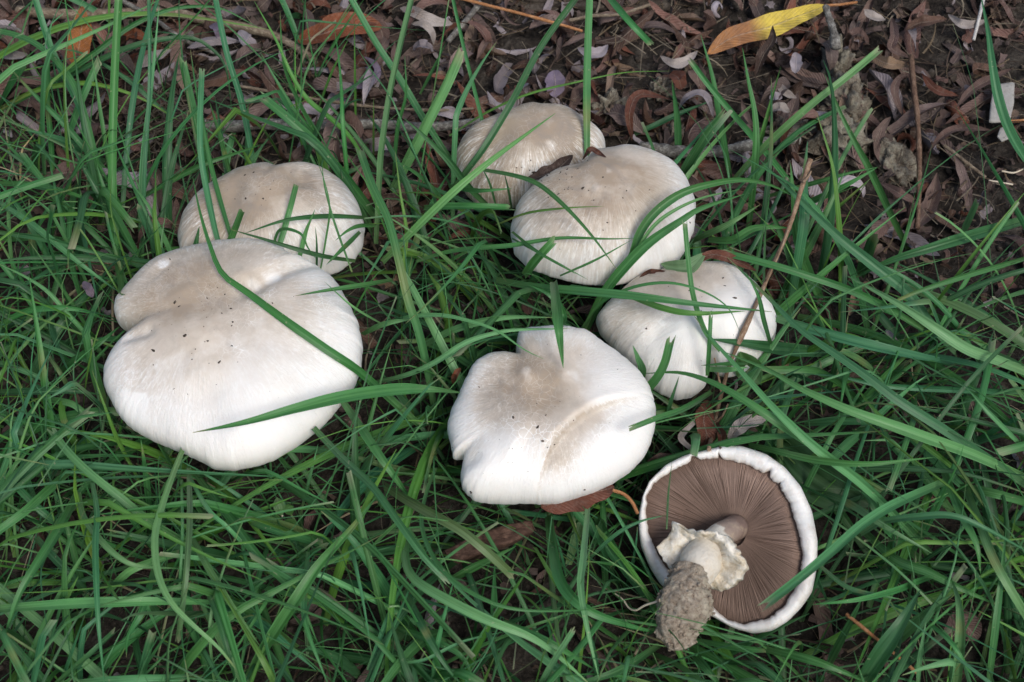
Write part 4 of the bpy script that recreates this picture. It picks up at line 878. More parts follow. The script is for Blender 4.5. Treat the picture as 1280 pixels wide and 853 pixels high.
# ------------------------------------------------------------------ dead leaves
LC = {'brown': (.115, .065, .046), 'red': (.145, .052, .032), 'rust': (.22, .070, .03), 'mauve': (.125, .078, .067), 'lilac': (.37, .33, .355), 'pale': (.42, .37, .34), 'tan': (.24, .16, .10), 'dark': (.05, .032, .025),
      'yellow': (.66, .50, .08), 'orange': (.36, .13, .035), 'violet': (.25, .20, .27)}
def leaf_width(t, kind='willow'):
    w = np.sin(np.clip(t, 0, 1)*math.pi)**.75
    if kind == 'blunt': w = np.minimum(1, np.sin(t*math.pi)**.5)*(1-.25*(t-.45)**2)
    return np.maximum(w, .04)
def leaf_points(px, z):
    n = 22; p = spline(px, n); t = np.linspace(0, 1, n); zz = np.interp(t, np.linspace(0, 1, len(z)), z)
    return at(p[:, 0], p[:, 1], zz/100.0)
def traced_leaf(name, label, px, w, z, col, roll=0.0, kind='willow', cup=.5, wave=.12, group=None, cat='dead leaf', lift=True, stem=None, mat='leaf', colfn=None):
    P = leaf_points(px, z); n = len(P)
    if lift:
        Q, hit = clear(P, .0015)
        if hit.any():
            d = np.linalg.norm(Q-P, axis=1); l2 = d.copy()
            for _ in range(3): l2 = np.maximum(d, smooth1(l2, 2))
            P = P+nrm(CL-P)*l2[:, None]
    T = nrm(np.gradient(P, axis=0)); view = nrm(nrm(CL-P)+np.array([0, 0, .4])); side = nrm(np.cross(T, view)); upv = nrm(np.cross(side, T))
    a = roll+np.linspace(-.5, .5, n)*rng.uniform(-.6, .6); s2 = side*np.cos(a)[:, None]+upv*np.sin(a)[:, None]; u2 = -side*np.sin(a)[:, None]+upv*np.cos(a)[:, None]
    d = (P-CL)@FW; t = np.linspace(0, 1, n); hw = .5*w*leaf_width(t, kind)*d/FPX*(1+.08*np.sin(t*17+rng.random()*6))
    c = np.array(LC[col])[None].repeat(n, 0)
    if colfn: c = colfn(t, c)
    r = Ribbons(); r.add(P, hw, s2, u2, c, 9, cup, wave=wave)
    if stem is None: o = r.build(name, MAT[mat]); tag(o, label, cat, group); return o
    root = bpy.data.objects.new(name, None); scene.collection.objects.link(root); root.location = P[0]; root.empty_display_size = .01; bpy.context.view_layer.update()
    tag(root, label, cat, group); r.build('leaf_surface', MAT[mat], root)
    sp = at(np.array([q[0] for q in stem], float), np.array([q[1] for q in stem], float), np.array([q[2]/100 for q in stem], float))
    tube_obj('leaf_stalk', spline(sp, 16), .0009, MAT['strawc'], 6, .1, root)
    return root
def ycol(t, c):
    f = np.clip((.52-t)/.14, 0, 1)[:, None]; c = c*(1-f)+np.array([.42, .19, .07])*f
    g = np.exp(-((t-.30)/.05)**2)[:, None]*.45; return c*(1-g)+np.array([.12, .06, .04])*g
traced_leaf('yellow_leaf', 'yellow and orange willow leaf lying on the brown litter at top right', [(884,68),(915,47),(960,34),(1000,19),(1034,7)], 30, (1.2,1.6,1.8,1.6,1.2), 'yellow', .1, 'blunt', cup=.3, wave=.05, cat='leaf', stem=[(1032,7,1.3),(1050,6,1.2),(1071,3,1.0)], colfn=ycol)
traced_leaf('orange_leaf', 'orange brown pointed leaf standing upright at top left', [(92,92),(97,65),(101,40),(103,8)], 31, (1.2,2.2,3.0,3.6), 'orange', .1, cup=.3, wave=.06, cat='leaf')
HL = [
('red_leaf','big rust red curled leaf at the top, left of centre',[(372,52),(400,42),(440,30),(478,34)],33,(1.4,2.4,2.6,1.8),'rust',.2,'blunt'),
('brown_leaf','mauve leaf folded down beside the rust red leaf',[(462,16),(474,32),(478,48),(470,60)],18,(2,1.8,1.2,.6),'mauve',.1,'willow'),
('curled_leaf','lilac grey leaf curled into a half ring below the rust red leaf',[(455,71),(468,80),(470,94),(455,106),(430,106)],11,(1.6,1.8,1.8,1.4,.8),'violet',.5,'blunt'),
('pale_leaf','pale pink grey wavy leaf lying near the photo top in the middle',[(500,10),(520,16),(540,26),(566,30)],15,(1.4,1.8,1.6,1.3),'pale',.0,'blunt'),
('pale_leaf','pale leaf arching down under the wavy pale one',[(514,30),(530,31),(540,42),(542,56)],10,(1.6,1.9,1.4,.6),'pale',.2,'willow'),
('curled_leaf','small lilac leaf rolled like a shell left of the dark litter centre',[(516,62),(524,56),(534,57),(541,64)],12,(.8,1.6,1.6,.8),'lilac',.4,'blunt'),
('pale_leaf','flat square violet leaf piece just above the rearmost mushroom',[(692,88),(694,103),(693,122)],25,(1.2,1.2,.8),'violet',.0,'blunt'),
('pale_leaf','pale striped leaf half behind the tall straight blade',[(722,60),(735,66),(750,66),(760,56)],15,(1.2,1.4,1.2,1),'lilac',.1,'willow'),
('pale_leaf','pale curved leaf left of the yellow leaf',[(825,70),(842,80),(858,76),(872,64)],13,(1.2,1.3,1.2,1),'pale',.1,'willow'),
('curled_leaf','lilac leaf arched like a bridge below the yellow leaf',[(848,137),(858,122),(873,116),(885,124),(892,147)],9,(.6,1.8,2.2,1.8,.5),'lilac',.3,'blunt'),
('curled_leaf','mauve leaf rolled into a tube right of the yellow leaf stalk',[(1058,58),(1064,44),(1076,42),(1086,54)],12,(.6,2,2.2,1.2),'mauve',.5,'blunt'),
('pale_leaf','pale folded leaf near the photo top right of the yellow leaf',[(1080,12),(1090,20),(1107,25)],13,(1.6,1.4,.8),'pale',.3,'willow'),
('pale_leaf','cream narrow leaf on the bare soil at top right',[(1185,18),(1200,29),(1215,31),(1234,25)],11,(.6,1,1,.8),'pale',.0,'willow'),
('pale_leaf','small pale leaf left of the lichen crusted clods, lowest of a cluster',[(962,138),(975,134),(987,140)],12,(1.2,1.6,1.1),'pale',.2,'blunt'),
('pale_leaf','small pale striped leaf uppermost in the cluster left of the clods',[(962,124),(970,120),(978,122)],11,(1.2,1.5,1.2),'lilac',.1,'blunt'),
('pale_leaf','slim cream leaf pointing down beside the upper clods',[(971,100),(980,114),(996,123)],10,(1.3,1.4,1),'pale',.0,'willow'),
('pale_leaf','fan shaped grey leaf under the yellow leaf',[(996,66),(995,80),(994,92)],15,(1.1,1.5,1.3),'lilac',.1,'blunt'),
('pale_leaf','violet grey leaf lying above the overturned mushroom',[(911,552),(920,538),(935,528),(958,524)],18,(3.6,4.8,5,4.8),'pale',.1,'blunt'),
('brown_leaf','crumpled red brown leaf between the half buried and overturned mushrooms',[(885,500),(880,525),(884,545),(878,562)],24,(2.5,3.4,3.2,2.6),'red',.2,'blunt'),
('brown_leaf','dark red leaf scrap at the foot of the dry stem',[(896,528),(902,545),(900,562)],12,(2.8,3.4,2.6),'red',.3,'willow'),
('curled_leaf','pale leaf edge curving round the crumpled red brown leaf',[(878,520),(860,535),(851,548),(866,562),(880,564)],8,(3,3.6,3.6,3.4,3),'pale',.3,'blunt'),
('pale_leaf','grey pink leaf tucked behind the left rim of the overturned mushroom',[(806,590),(820,576),(842,569)],13,(2.2,3,2.8),'mauve',.1,'blunt'),
('brown_leaf','twisted brown leaf lying on the back edge of the half buried mushroom',[(866,338),(874,326),(890,318),(915,324),(946,339)],13,(5,6,6.3,5.8,5),'red',.1,'willow'),
('brown_leaf','small brown leaf caught where two mushrooms touch at right',[(799,347),(812,340),(832,339)],6,(5,6,5),'red',.1,'willow'),
('brown_leaf','dark wrinkled leaf lodged between the rearmost and the round mushroom',[(656,226),(680,218),(697,210),(716,194)],18,(6,6.5,6.5,6),'dark',.3,'blunt'),
('brown_leaf','curled brown leaf scrap on the back rim of the round mushroom',[(728,200),(738,187),(746,190),(758,197)],7,(7,8,8,7),'red',.1,'willow'),
('brown_leaf','dark maroon leaf deep in the lower right grass',[(1185,800),(1205,782),(1222,800)],36,(2.5,3,2.2),'mauve',.1,'blunt'),
('pale_leaf','white dry leaf lying right of the orange leaf',[(172,86),(188,74),(214,62)],14,(1.2,1.8,1.2),'pale',.1,'willow'),
('brown_leaf','rust brown leaf right of the orange leaf',[(152,50),(165,42),(183,48)],14,(1,1.6,1),'rust',.1,'blunt'),
('curled_leaf','violet folded leaf under the top left branch',[(262,32),(272,36),(276,52)],13,(1.6,1.9,1),'violet',.3,'blunt'),
('pale_leaf','violet pale leaf between two thin blades at upper left',[(299,38),(308,50),(322,58)],17,(1.4,1.7,1),'lilac',.2,'blunt'),
('pale_leaf','grey curved leaf at the left edge near the top',[(0,62),(12,70),(35,68)],13,(1,1.6,1),'pale',.2,'willow'),
('brown_leaf','long brown leaf behind the tall wide blade at top left',[(128,118),(150,132),(182,150)],17,(.8,1.2,.6),'mauve',.1,'willow'),
('brown_leaf','small orange brown scrap left of the front mushroom',[(566,480),(570,468),(576,460)],8,(4,5,5),'rust',.2,'blunt'),
('brown_leaf','long twisted brown leaf reaching towards the white bark chip',[(1160,192),(1176,172),(1200,160),(1240,163)],10,(.8,1.6,1.4,.9),'mauve',.2,'willow'),
('brown_leaf','dark leaf looped beside the top of the upright twig',[(1115,22),(1118,45),(1115,60),(1136,72)],12,(1.4,2,1.8,1),'mauve',.2,'blunt'),
('brown_leaf','slim brown leaf crossing right of the upright twig',[(1152,92),(1170,112),(1198,120)],11,(1.6,1.5,1),'red',.1,'willow'),
('brown_leaf','pinkish leaf hanging left of the upright twig',[(1138,92),(1124,98),(1118,115),(1128,145)],10,(2,2.2,1.6,.8),'mauve',.2,'willow'),
('brown_leaf','grey brown leaf running left from the white bark chip',[(1195,135),(1215,112),(1240,98),(1265,86)],11,(1,1.4,1.2,1),'mauve',.1,'willow'),
('brown_leaf','dark pointed leaf beside the foot of the upright twig',[(1100,228),(1118,238),(1148,255)],12,(.8,1.4,.7),'mauve',.2,'willow'),
('brown_leaf','large wrinkled leaf right of the curled mauve tube',[(1132,38),(1150,28),(1184,24)],14,(1,1.6,1),'brown',.2,'willow'),
('brown_leaf','fanned pink brown leaf left of the upright twig top',[(1088,66),(1105,78),(1137,82)],16,(1.2,1.9,1.2),'tan',.1,'willow'),
('brown_leaf','arched brown leaf right of the rearmost mushroom',[(790,176),(787,140),(800,118),(838,124)],13,(.6,2,2.2,1),'red',.3,'willow'),
('brown_leaf','red round leaf next to the olive clod',[(838,92),(848,97),(852,112)],18,(1,1.6,.9),'red',.1,'blunt'),
('brown_leaf','upright brown leaf standing under the left end of the yellow leaf',[(944,96),(953,70),(965,50),(966,32)],14,(1,1.8,2.4,2.6),'dark',.4,'willow'),
('brown_leaf','brown scrap of dry leaf in the right grass',[(1062,395),(1072,370),(1086,352)],13,(2,2.4,2),'tan',.2,'blunt'),
('brown_leaf','grey mottled leaf bit in the right grass',[(1108,412),(1116,424),(1124,432)],9,(2.5,3,2.5),'lilac',.1,'blunt'),
('brown_leaf','pink grey leaf scrap left of the tan domed mushroom among shoots',[(72,222),(82,215),(100,218)],24,(2,2.3,1.8),'mauve',.1,'blunt'),
('brown_leaf','tiny violet leaf bit in the grass left of the largest cap',[(104,352),(110,360),(116,372)],11,(3,3.4,3),'violet',.1,'blunt'),
]
for nm, lab, px, w, z, col, rl, kd in HL: traced_leaf(nm, lab, px, w, z, col, rl, kd, cup=rng.uniform(.3, .8), wave=.15, lift=max(z) > 2.9)
traced_leaf('brown_leaf', 'wrinkled red brown leaf showing under the lower rim of the front mushroom', [(676,634),(705,625),(734,617),(768,609)], 38, (4.2,4.3,4.3,4.4), 'red', .0, 'blunt', cup=.12, wave=.22, lift=False, stem=[(766,613,5.3),(780,618,5.2),(790,628,5),(797,642,4.6)])
# green broad leaves
def green_leaf(name, label, px, w, z, col, cat='leaf'):
    P = leaf_points(px, z); n = len(P)
    P, _ = clear(P, .002)
    T = nrm(np.gradient(P, axis=0)); view = nrm(CL-P); side = nrm(np.cross(T, view)); upv = nrm(np.cross(side, T)); d = (P-CL)@FW
    r = Ribbons(); r.add(P, .5*w*leaf_width(np.linspace(0, 1, n))*d/FPX, side, upv, col, 9, .3, wave=.06); o = r.build(name, MAT['grass']); tag(o, label, cat)
green_leaf('broad_leaf', 'broad dark green weed leaf lying in shade right of the overturned mushroom', [(965,540),(1000,580),(1040,610),(1090,632)], 62, (1.5,2.6,2.6,2), (.03, .085, .025))
green_leaf('broad_leaf', 'small grey green leaf tip wedged between the round and half buried mushrooms', [(826,330),(845,334),(862,333),(882,316)], 20, (5.5,6,6.2,6), (.16, .26, .13))
green_leaf('broad_leaf', 'broad green weed leaf half hidden right of the half buried mushroom', [(925,440),(935,460),(950,480)], 34, (2.5,3.4,3), (.05, .13, .03))
# clover seedling
cl = bpy.data.objects.new('seedling', None); scene.collection.objects.link(cl); cb = at(352., 655., .0); cl.location = cb; cl.empty_display_size = .01; bpy.context.view_layer.update()
tag(cl, 'small seedling with four round green leaves below the largest cap', 'seedling')
for (x0, y0, x1, y1) in [(352,645,346,622),(355,640,368,634),(350,646,338,652),(356,650,372,662)]:
    P = at(np.linspace(x0, x1, 10), np.linspace(y0, y1, 10), np.linspace(.022, .026, 10)); T = nrm(np.gradient(P, axis=0)); view = nrm(CL-P); side = nrm(np.cross(T, view))
    r = Ribbons(); r.add(P, .0028*leaf_width(np.linspace(0, 1, 10)), side, nrm(np.cross(side, T)), (.08, .20, .04), 5, .2); r.build('leaf', MAT['grass'], cl)
tube_obj('stem', spline(np.array([cb, at(352., 648., .012), at(353., 645., .022)]), 8), .0005, MAT['thread'], 5, 0, cl)

# random litter leaves: shared variants, each an object of its own
variants = []
def leaf_variant(L, W, curl, twist, arch, kd, cup):
    n = 14; t = np.linspace(0, 1, n); ang = curl*(t-.5)+arch*np.sin(t*5+rng.random()*6); ds = L/(n-1)
    x = np.r_[0, np.cumsum(np.cos(ang[:-1])*ds)]; z = np.r_[0, np.cumsum(np.sin(ang[:-1])*ds)]
    bendy = np.r_[0, np.cumsum(np.sin(rng.normal()*.9*t[:-1])*ds)]; x = x-x.mean(); z = z-z.min()
    P = np.stack([x, bendy-bendy.mean(), z], -1); T = nrm(np.gradient(P, axis=0)); side = nrm(np.cross(np.array([0, 0, 1.0])+0*T+np.stack([np.sin(-ang)*1.0, 0*ang, np.cos(ang)-1], -1), T)); upv = nrm(np.cross(T, side))
    a = twist*(t-.5)*2; s2 = side*np.cos(a)[:, None]+upv*np.sin(a)[:, None]; u2 = -side*np.sin(a)[:, None]+upv*np.cos(a)[:, None]
    return P, .5*W*leaf_width(t, kd)*(1+.12*np.sin(t*19)), s2, u2, cup
specs = []
variants_len = []; variants_curl = []
for k in range(80):
    variants_len.append(rng.uniform(.024, .060)); variants_curl.append(rng.choice([.4, 1.2, 2.2, 3.6, 4.6, 5.4]))
    specs.append(leaf_variant(variants_len[-1], rng.uniform(.005, .0105), rng.choice([-1, 1])*variants_curl[-1], rng.normal()*.6, rng.uniform(0, .5), 'willow' if k % 3 else 'blunt', rng.uniform(.3, 1.5)))
VM = []
for P, hw, s2, u2, cup in specs:
    r = Ribbons(); r.add(P, hw, s2, u2, (.2, .1, .08), 5, cup, wave=.2); me = mesh('litter_leaf', np.vstack(r.V), np.vstack(r.F), True, {'col': ('c', np.vstack(r.C))}, np.vstack(r.U)); me.materials.append(MAT['leaf_single']); VM.append(me)
def litter_density(px, py):
    d = 1-dens(px, py); d = np.where((px > 1150) & (py > 20), d*.45, d); d = np.where((px > 1000) & (py > 210), d*.6, d)
    return np.clip(d, .10, 1)
kinds = [('brown_leaf', 'brown', 'curled dry brown willow leaf in the litter behind the mushrooms', 'brown litter leaves'), ('red_leaf', 'red', 'reddish brown dry willow leaf in the litter behind the mushrooms', 'reddish litter leaves'),
         ('mauve_leaf', 'mauve', 'dull mauve dry willow leaf in the litter behind the mushrooms', 'mauve litter leaves'), ('pale_leaf', 'lilac', 'small pale lilac grey dry leaf in the litter behind the mushrooms', 'pale lilac litter leaves'),
         ('dark_leaf', 'dark', 'blackish brown decaying leaf in the litter behind the mushrooms', 'dark litter leaves')]
cnt = 0; LITTER = []
def rot(az, ti, ro): return Matrix.Rotation(az, 3, 'Z') @ Matrix.Rotation(ti, 3, 'Y') @ Matrix.Rotation(ro, 3, 'X')
guard = 0
while cnt < 235 and guard < 20000:
    guard += 1
    px = rng.uniform(-10, 1290); py = rng.uniform(-10, 330)
    if rng.random() > litter_density(np.array(px), np.array(py))*(.35 if px > 1170 else 1): continue
    p = at(px, py, 0.0)
    if any(inpoly(np.array([px]), np.array([py]), c['poly'])[0] for c in CAPS.values()): continue
    k = rng.choice(5, p=[.26, .20, .22, .20, .12]); nm, ck, lab, grp = kinds[k]
    o = bpy.data.objects.new(nm, VM[rng.integers(len(VM))]); scene.collection.objects.link(o)
    o.location = (p[0], p[1], float(ground_z(p[0], p[1]))+rng.uniform(.002, .010)); flip = math.pi if rng.random() < .4 else 0
    o.rotation_euler = rot(rng.random()*6.28, rng.normal()*.3, rng.normal()*.45+flip).to_euler(); 
    if flip: o.location.z += .006
    s = rng.uniform(.75, 1.15); o.scale = (s, s, s)
    c = np.array(LC[ck])*rng.uniform(.7, 1.5); o.color = (*c, 1)
    tag(o, lab, 'dead leaf', grp); cnt += 1; vi_ = VM.index(o.data); LITTER.append((o, nm, float(px), float(py), vi_, s))
MARKS = [('yellow leaf', 955, 38), ('upright brown twig', 1144, 180), ('white bark chip', 1252, 130), ('lichen clod pile', 1050, 140), ('tall straight blade', 735, 60), ('rearmost mushroom', 662, 185),
 ('top orange straw', 650, 15), ('rust red leaf', 430, 40), ('orange leaf', 100, 50), ('top left branch', 260, 28), ('lichen branch', 420, 157), ('tan domed mushroom', 340, 265), ('round mushroom', 755, 270),
 ('olive grey clod', 826, 110), ('leaning dry stem', 1012, 200), ('lone curved blade', 1240, 70), ('matted dry roots', 205, 150), ('lilac half ring leaf', 460, 92), ('cream narrow leaf', 1210, 30), ('torn mown blade', 550, 115), ('tall wide blade', 145, 130)]
CN = {'brown_leaf': 'brown', 'red_leaf': 'reddish brown', 'mauve_leaf': 'mauve brown', 'pale_leaf': 'pale lilac grey', 'dark_leaf': 'blackish brown'}
buckets = {}
for o, nm, x, y, vi_, sc_ in LITTER:
    mk = min(MARKS, key=lambda m_: math.hypot(m_[1]-x, m_[2]-y)); dx, dy = x-mk[1], y-mk[2]; dist = math.hypot(dx, dy)
    rel = ('above' if dy < 0 else 'below') if abs(dy) > 1.8*abs(dx) else ('left of' if dx < 0 else 'right of') if abs(dx) > 1.8*abs(dy) else ('up' if dy < 0 else 'down')+' and '+('left' if dx < 0 else 'right')+' from'
    size = ['small', 'long'][variants_len[vi_]*sc_ > .04]; cur = variants_curl[vi_]; shp = 'rolled' if cur > 3 else 'curved' if cur > 1 else 'flat'
    buckets.setdefault(f'{size} {shp} {CN[nm]} leaf {rel} the {mk[0]}', []).append((dist, o))
ORD = ['', 'second nearest', 'third nearest', 'fourth nearest', 'fifth nearest', 'sixth nearest']
for lb, lst in buckets.items():
    lst.sort(key=lambda q: q[0])
    for i, (d_, o) in enumerate(lst): o['label'] = lb if len(lst) == 1 else lb+', '+(ORD[min(i, 5)] or 'nearest one')
# lower layer and far litter, joined
r = Ribbons(); made = 0; tries = 0
ck_ = ['brown', 'red', 'mauve', 'dark', 'lilac', 'tan']
while made < 2300 and tries < 30000:
    tries += 1
    if made < 1750: x = rng.uniform(-.55, .55); y = rng.uniform(-.3, .5)
    else: x = rng.uniform(-1.2, 1.2); y = rng.uniform(.2, 1.3)
    px, py, _ = proj(np.array([x, y, 0.0])); 
    if rng.random() > max(.22, litter_density(np.array(px), np.array(py))): continue
    P, hw, s2, u2, cup = specs[rng.integers(len(specs))]; Mx = np.array(rot(rng.random()*6.28, rng.normal()*.25, rng.normal()*.4+(math.pi if rng.random() < .4 else 0))); s = rng.uniform(.5, 1.0)
    P2 = P@Mx.T*s; zb = float(ground_z(x, y)); P2[:, 2] += zb+.0005-max(0, -P2[:, 2].min())*-.6; P2[:, 0] += x; P2[:, 1] += y; P2[:, 2] = np.maximum(P2[:, 2], zb-.001)
    r.add(P2, hw*s, s2@Mx.T, u2@Mx.T, np.array(LC[rng.choice(ck_, p=[.3, .16, .24, .18, .05, .07])])*rng.uniform(.55, 1.35), 5, cup, wave=.2); made += 1
for i in range(3600):                       # broken leaf fragments
    x = rng.uniform(-.5, .5); y = rng.uniform(.02, .42) if i < 3000 else rng.uniform(-.25, .1)
    L = rng.uniform(.004, .014); n = 6; t = np.linspace(0, 1, n); ang = rng.normal()*1.6*t; xx = np.cumsum(np.cos(ang))*L/n; zz = np.cumsum(np.sin(ang))*L/n; zz = zz-zz.min()
    P = np.stack([xx, 0*t, zz], -1); Mx = np.array(rot(rng.random()*6.28, rng.normal()*.35, rng.normal()*.6)); T = nrm(np.gradient(P, axis=0)); sd_ = np.tile([0, 1.0, 0], (n, 1)); up_ = nrm(np.cross(T, sd_))
    P2 = P@Mx.T; P2[:, 2] -= P2[:, 2].min(); P2 += np.array([x, y, float(ground_z(x, y))+rng.uniform(.0005, .009)])
    hw = L*rng.uniform(.12, .4)*rng.uniform(.5, 1, n); r.add(P2, hw, sd_@Mx.T, up_@Mx.T, np.array(LC[rng.choice(['brown', 'red', 'mauve', 'dark', 'lilac', 'tan'], p=[.25, .15, .17, .22, .14, .07])])*rng.uniform(.5, 1.4), 3, .6, wave=.2)
o = r.build('leaf_litter', MAT['leaf'], base=np.zeros(3)); tag(o, kind='stuff')
# dry straw and fibres
r = Ribbons()
for i in range(4200):
    x = rng.uniform(-.5, .5); y = rng.uniform(-.28, .42) if i < 1900 else rng.uniform(.06, .36); L = rng.gamma(3, .007)+.006; az = rng.random()*6.28; n = 6; t = np.linspace(0, 1, n); a = az+rng.normal()*.8*t
    P = np.stack([x+np.cumsum(np.cos(a))*L/n, y+np.cumsum(np.sin(a))*L/n, ground_z(x, y)+.002+rng.random()*.010+rng.normal()*.004*t], -1)
    T = nrm(np.gradient(P, axis=0)); side = nrm(np.cross(T, np.array([0, 0, 1.0])+.6*rng.normal(size=3)*0+0*T)); c = rng.choice(['a', 'b', 'c'])
    col = {'a': (.30, .22, .13), 'b': (.15, .10, .07), 'c': (.42, .35, .25)}[c]
    if blocked(P): continue
    r.add(P, np.full(n, rng.uniform(.0002, .0007))*np.linspace(1, .4, n), side, nrm(np.cross(side, T)), np.array(col)*rng.uniform(.6, 1.1), 2, .2)
o = r.build('dry_straw', MAT['leaf'], base=np.zeros(3)); tag(o, kind='stuff')
# matted dry root tuft at upper left
r = Ribbons()
for i in range(260):
    px = rng.normal()*22+205; py = rng.normal()*20+150; a = rng.random()*6.28; L = rng.uniform(10, 26); curve = rng.normal()*1.6; n = 9; t = np.linspace(0, 1, n); aa = a+curve*t
    xs = px+np.cumsum(np.cos(aa))*L/n; ys = py+np.cumsum(np.sin(aa))*L/n; P = at(xs, ys, .004+.010*rng.random()+.006*np.sin(t*3)); T = nrm(np.gradient(P, axis=0)); side = nrm(np.cross(T, nrm(CL-P)))
    r.add(P, np.full(n, .00030), side, nrm(np.cross(side, T)), np.array((.34, .28, .21))*rng.uniform(.5, 1.2), 2, .2)
o = r.build('dry_root_mat', MAT['leaf'], base=np.zeros(3)); tag(o, kind='stuff')
# soil crumbs
ico = np.array([(0,0,1),(.89,0,.45),(.28,.85,.45),(-.72,.53,.45),(-.72,-.53,.45),(.28,-.85,.45),(.72,.53,-.45),(-.28,.85,-.45),(-.89,0,-.45),(-.28,-.85,-.45),(.72,-.53,-.45),(0,0,-1)], float)
icf = np.array([(0,1,2),(0,2,3),(0,3,4),(0,4,5),(0,5,1),(1,6,2),(2,7,3),(3,8,4),(4,9,5),(5,10,1),(6,7,2),(7,8,3),(8,9,4),(9,10,5),(10,6,1),(11,7,6),(11,8,7),(11,9,8),(11,10,9),(11,6,10)])
V = []; F = []; nv = 0
for i in range(5200):
    x = rng.uniform(-.45, .5); y = rng.uniform(-.22, .42)
    s = min(rng.gamma(2.2, .0006), .005)*rng.uniform(.6, 1.2, 3); v = ico*s*rng.uniform(.7, 1.3, (12, 1)); v = v@np.array(rot(*(rng.random(3)*6))).T
    V.append(v+np.array([x, y, float(ground_z(x, y))+s[2]*.4])); F.append(icf+nv); nv += 12
o = link('soil_crumbs', mesh('soil_crumbs', np.vstack(V), np.vstack(F), False), MAT['crumb']); tag(o, kind='stuff')
# specks of soil lying on the caps
V = []; F = []; nv = 0
spots = [('A', 60, (250,395,60,40)), ('E', 40, (690,500,70,60)), ('D', 70, (700,230,30,20)), ('C', 80, (680,215,30,16)), ('B', 40, (320,240,50,25)), ('F', 45, (880,380,55,45)), ('E', 26, (640,560,60,40)), ('A', 40, (280,450,100,80)), ('D', 35, (760,270,60,45))]
for key, num, (cx, cy, sx, sy) in spots:
    for i in range(num):
        px = cx+rng.normal()*sx*.7; py = cy+rng.normal()*sy*.7
        if not inpoly(np.array([px]), np.array([py]), CAPS[key]['poly'])[0]: continue
        d = ray(px, py); d = d/np.linalg.norm(d); h, _, _, dist = BVH.ray_cast(Vector(CL), Vector(d))
        if h is None: continue
        s = np.array([1, 1, .6])*min(rng.gamma(.8, .00019), .0010)+.00006; v = ico*s*rng.uniform(.5, 1.4, (12, 1))*np.array([rng.uniform(.5, 2.4), 1, 1]); v = v@np.array(rot(rng.random()*6, 0, 0)).T
        V.append(v+np.array(h)); F.append(icf+nv); nv += 12
o = link('soil_specks', mesh('soil_specks', np.vstack(V), np.vstack(F), False), MAT['crumb']); tag(o, kind='stuff')

# ------------------------------------------------------------------ sticks, clods and other things lying about
def stick(name, label, px, w, z, mat, cat='stick', taper=.8, rough=.18, k=12, bumps=True, extra=None):
    n = max(16, int(len(px)*9)); p = spline(px, n); t = np.linspace(0, 1, n); zz = np.interp(t, np.linspace(0, 1, len(z)), z)/100
    P = at(p[:, 0], p[:, 1], zz); P, _ = clear(P, .003) if extra == 'over' else (P, 0)
    if extra == 'over':
        for _ in range(8): P[1:-1] = .5*P[1:-1]+.25*(P[:-2]+P[2:])
    d = (P-CL)@FW; r = .5*w*d/FPX*(1-(1-taper)*t)*(1+.22*(vnoise(t*9, t*0, int(w*7)+len(px))-.5))
    o = tube_obj(name, P, r, MAT[mat], k, rough); tag(o, label, cat); return o
stick('branch', 'tan mottled branch lying across the top left corner', [(22,14),(80,18),(150,17),(210,15),(250,24),(300,33),(350,48),(392,74)], 13, (1.0,1.2,1.1,.9,.8), 'tanwood', 'branch')
stick('twig', 'thin grey twig forking off the top left branch', [(152,1),(190,22),(230,50),(268,66)], 6, (1.6,1.6,1,.6), 'greywood', 'twig')
stick('branch', 'grey lichen covered branch lying behind the mushrooms in the grass', [(252,156),(300,158),(330,155),(400,159),(470,155),(530,160),(604,152)], 15, (.8,.8,.9,.8), 'greywood', 'branch')
stick('twig', 'thin brown twig lying level above the grey lichen branch', [(300,108),(360,118),(400,125),(470,134),(540,138),(592,136)], 4.5, (1,1.2,1,1), 'tanwood', 'twig')
stick('straw', 'orange straw lying at the top centre', [(572,-3),(610,7),(650,17),(690,28),(728,39)], 4.5, (1.6,1.8,1.6), 'strawc', 'straw')
stick('twig', 'short grey olive stick near the top centre', [(600,4),(586,22),(572,38),(560,52)], 8, (1.2,1.4,1), 'greywood', 'twig')
stick('straw', 'tan curved straw lying near the top right of the tall straight blade', [(712,26),(740,20),(775,18),(812,6)], 5, (1,1.4,1.2), 'tanwood', 'straw')
stick('twig', 'upright brown twig on the litter at right', [(1139,70),(1142,108),(1147,150),(1149,190),(1149,235),(1147,286)], 7, (1.8,1.8,1.5,1.2,.8), 'twig', 'twig', rough=.3)
stick('straw', 'short tan straw on the soil right of the upright twig', [(1180,182),(1200,197),(1232,222)], 5, (.8,1,.7), 'tanwood', 'straw')
stick('twig', 'pale peeled twig end at the top right', [(1230,-4),(1224,22),(1217,50)], 5, (1.2,1.2,.8), 'pale', 'twig')
stick('twig', 'orange thin stem lying right of the white bark chip', [(1262,152),(1275,151),(1295,149)], 4, (.8,.9,.9), 'strawc', 'twig')
stick('stick', 'bleached grey stick stub pointing up out of the lichen crusted clods', [(1045,60),(1042,40),(1036,22),(1032,8)], 13, (2.4,2.6,2.7,2.8), 'greywood', 'stick', taper=.55, rough=.35)
stick('branch', 'dark half buried branch behind the round mushroom', [(800,184),(850,190),(900,189),(965,176),(1000,176)], 15, (.5,.7,.7,.6), 'greywood', 'branch', rough=.3)
stick('straw', 'orange pine straw in the lower right grass', [(1058,768),(1085,790),(1112,812),(1147,842)], 5, (4.2,4.6,4.6,4), 'strawc', 'straw')
stick('root', 'short white rootlet on the bare soil at right', [(1236,226),(1250,228),(1266,231)], 2.6, (.8,.9,.8), 'thread', 'root', k=6)
stick('root', 'white curved rootlet at the right edge', [(1252,214),(1268,216),(1285,208)], 2.4, (.8,.9,1), 'thread', 'root', k=6)
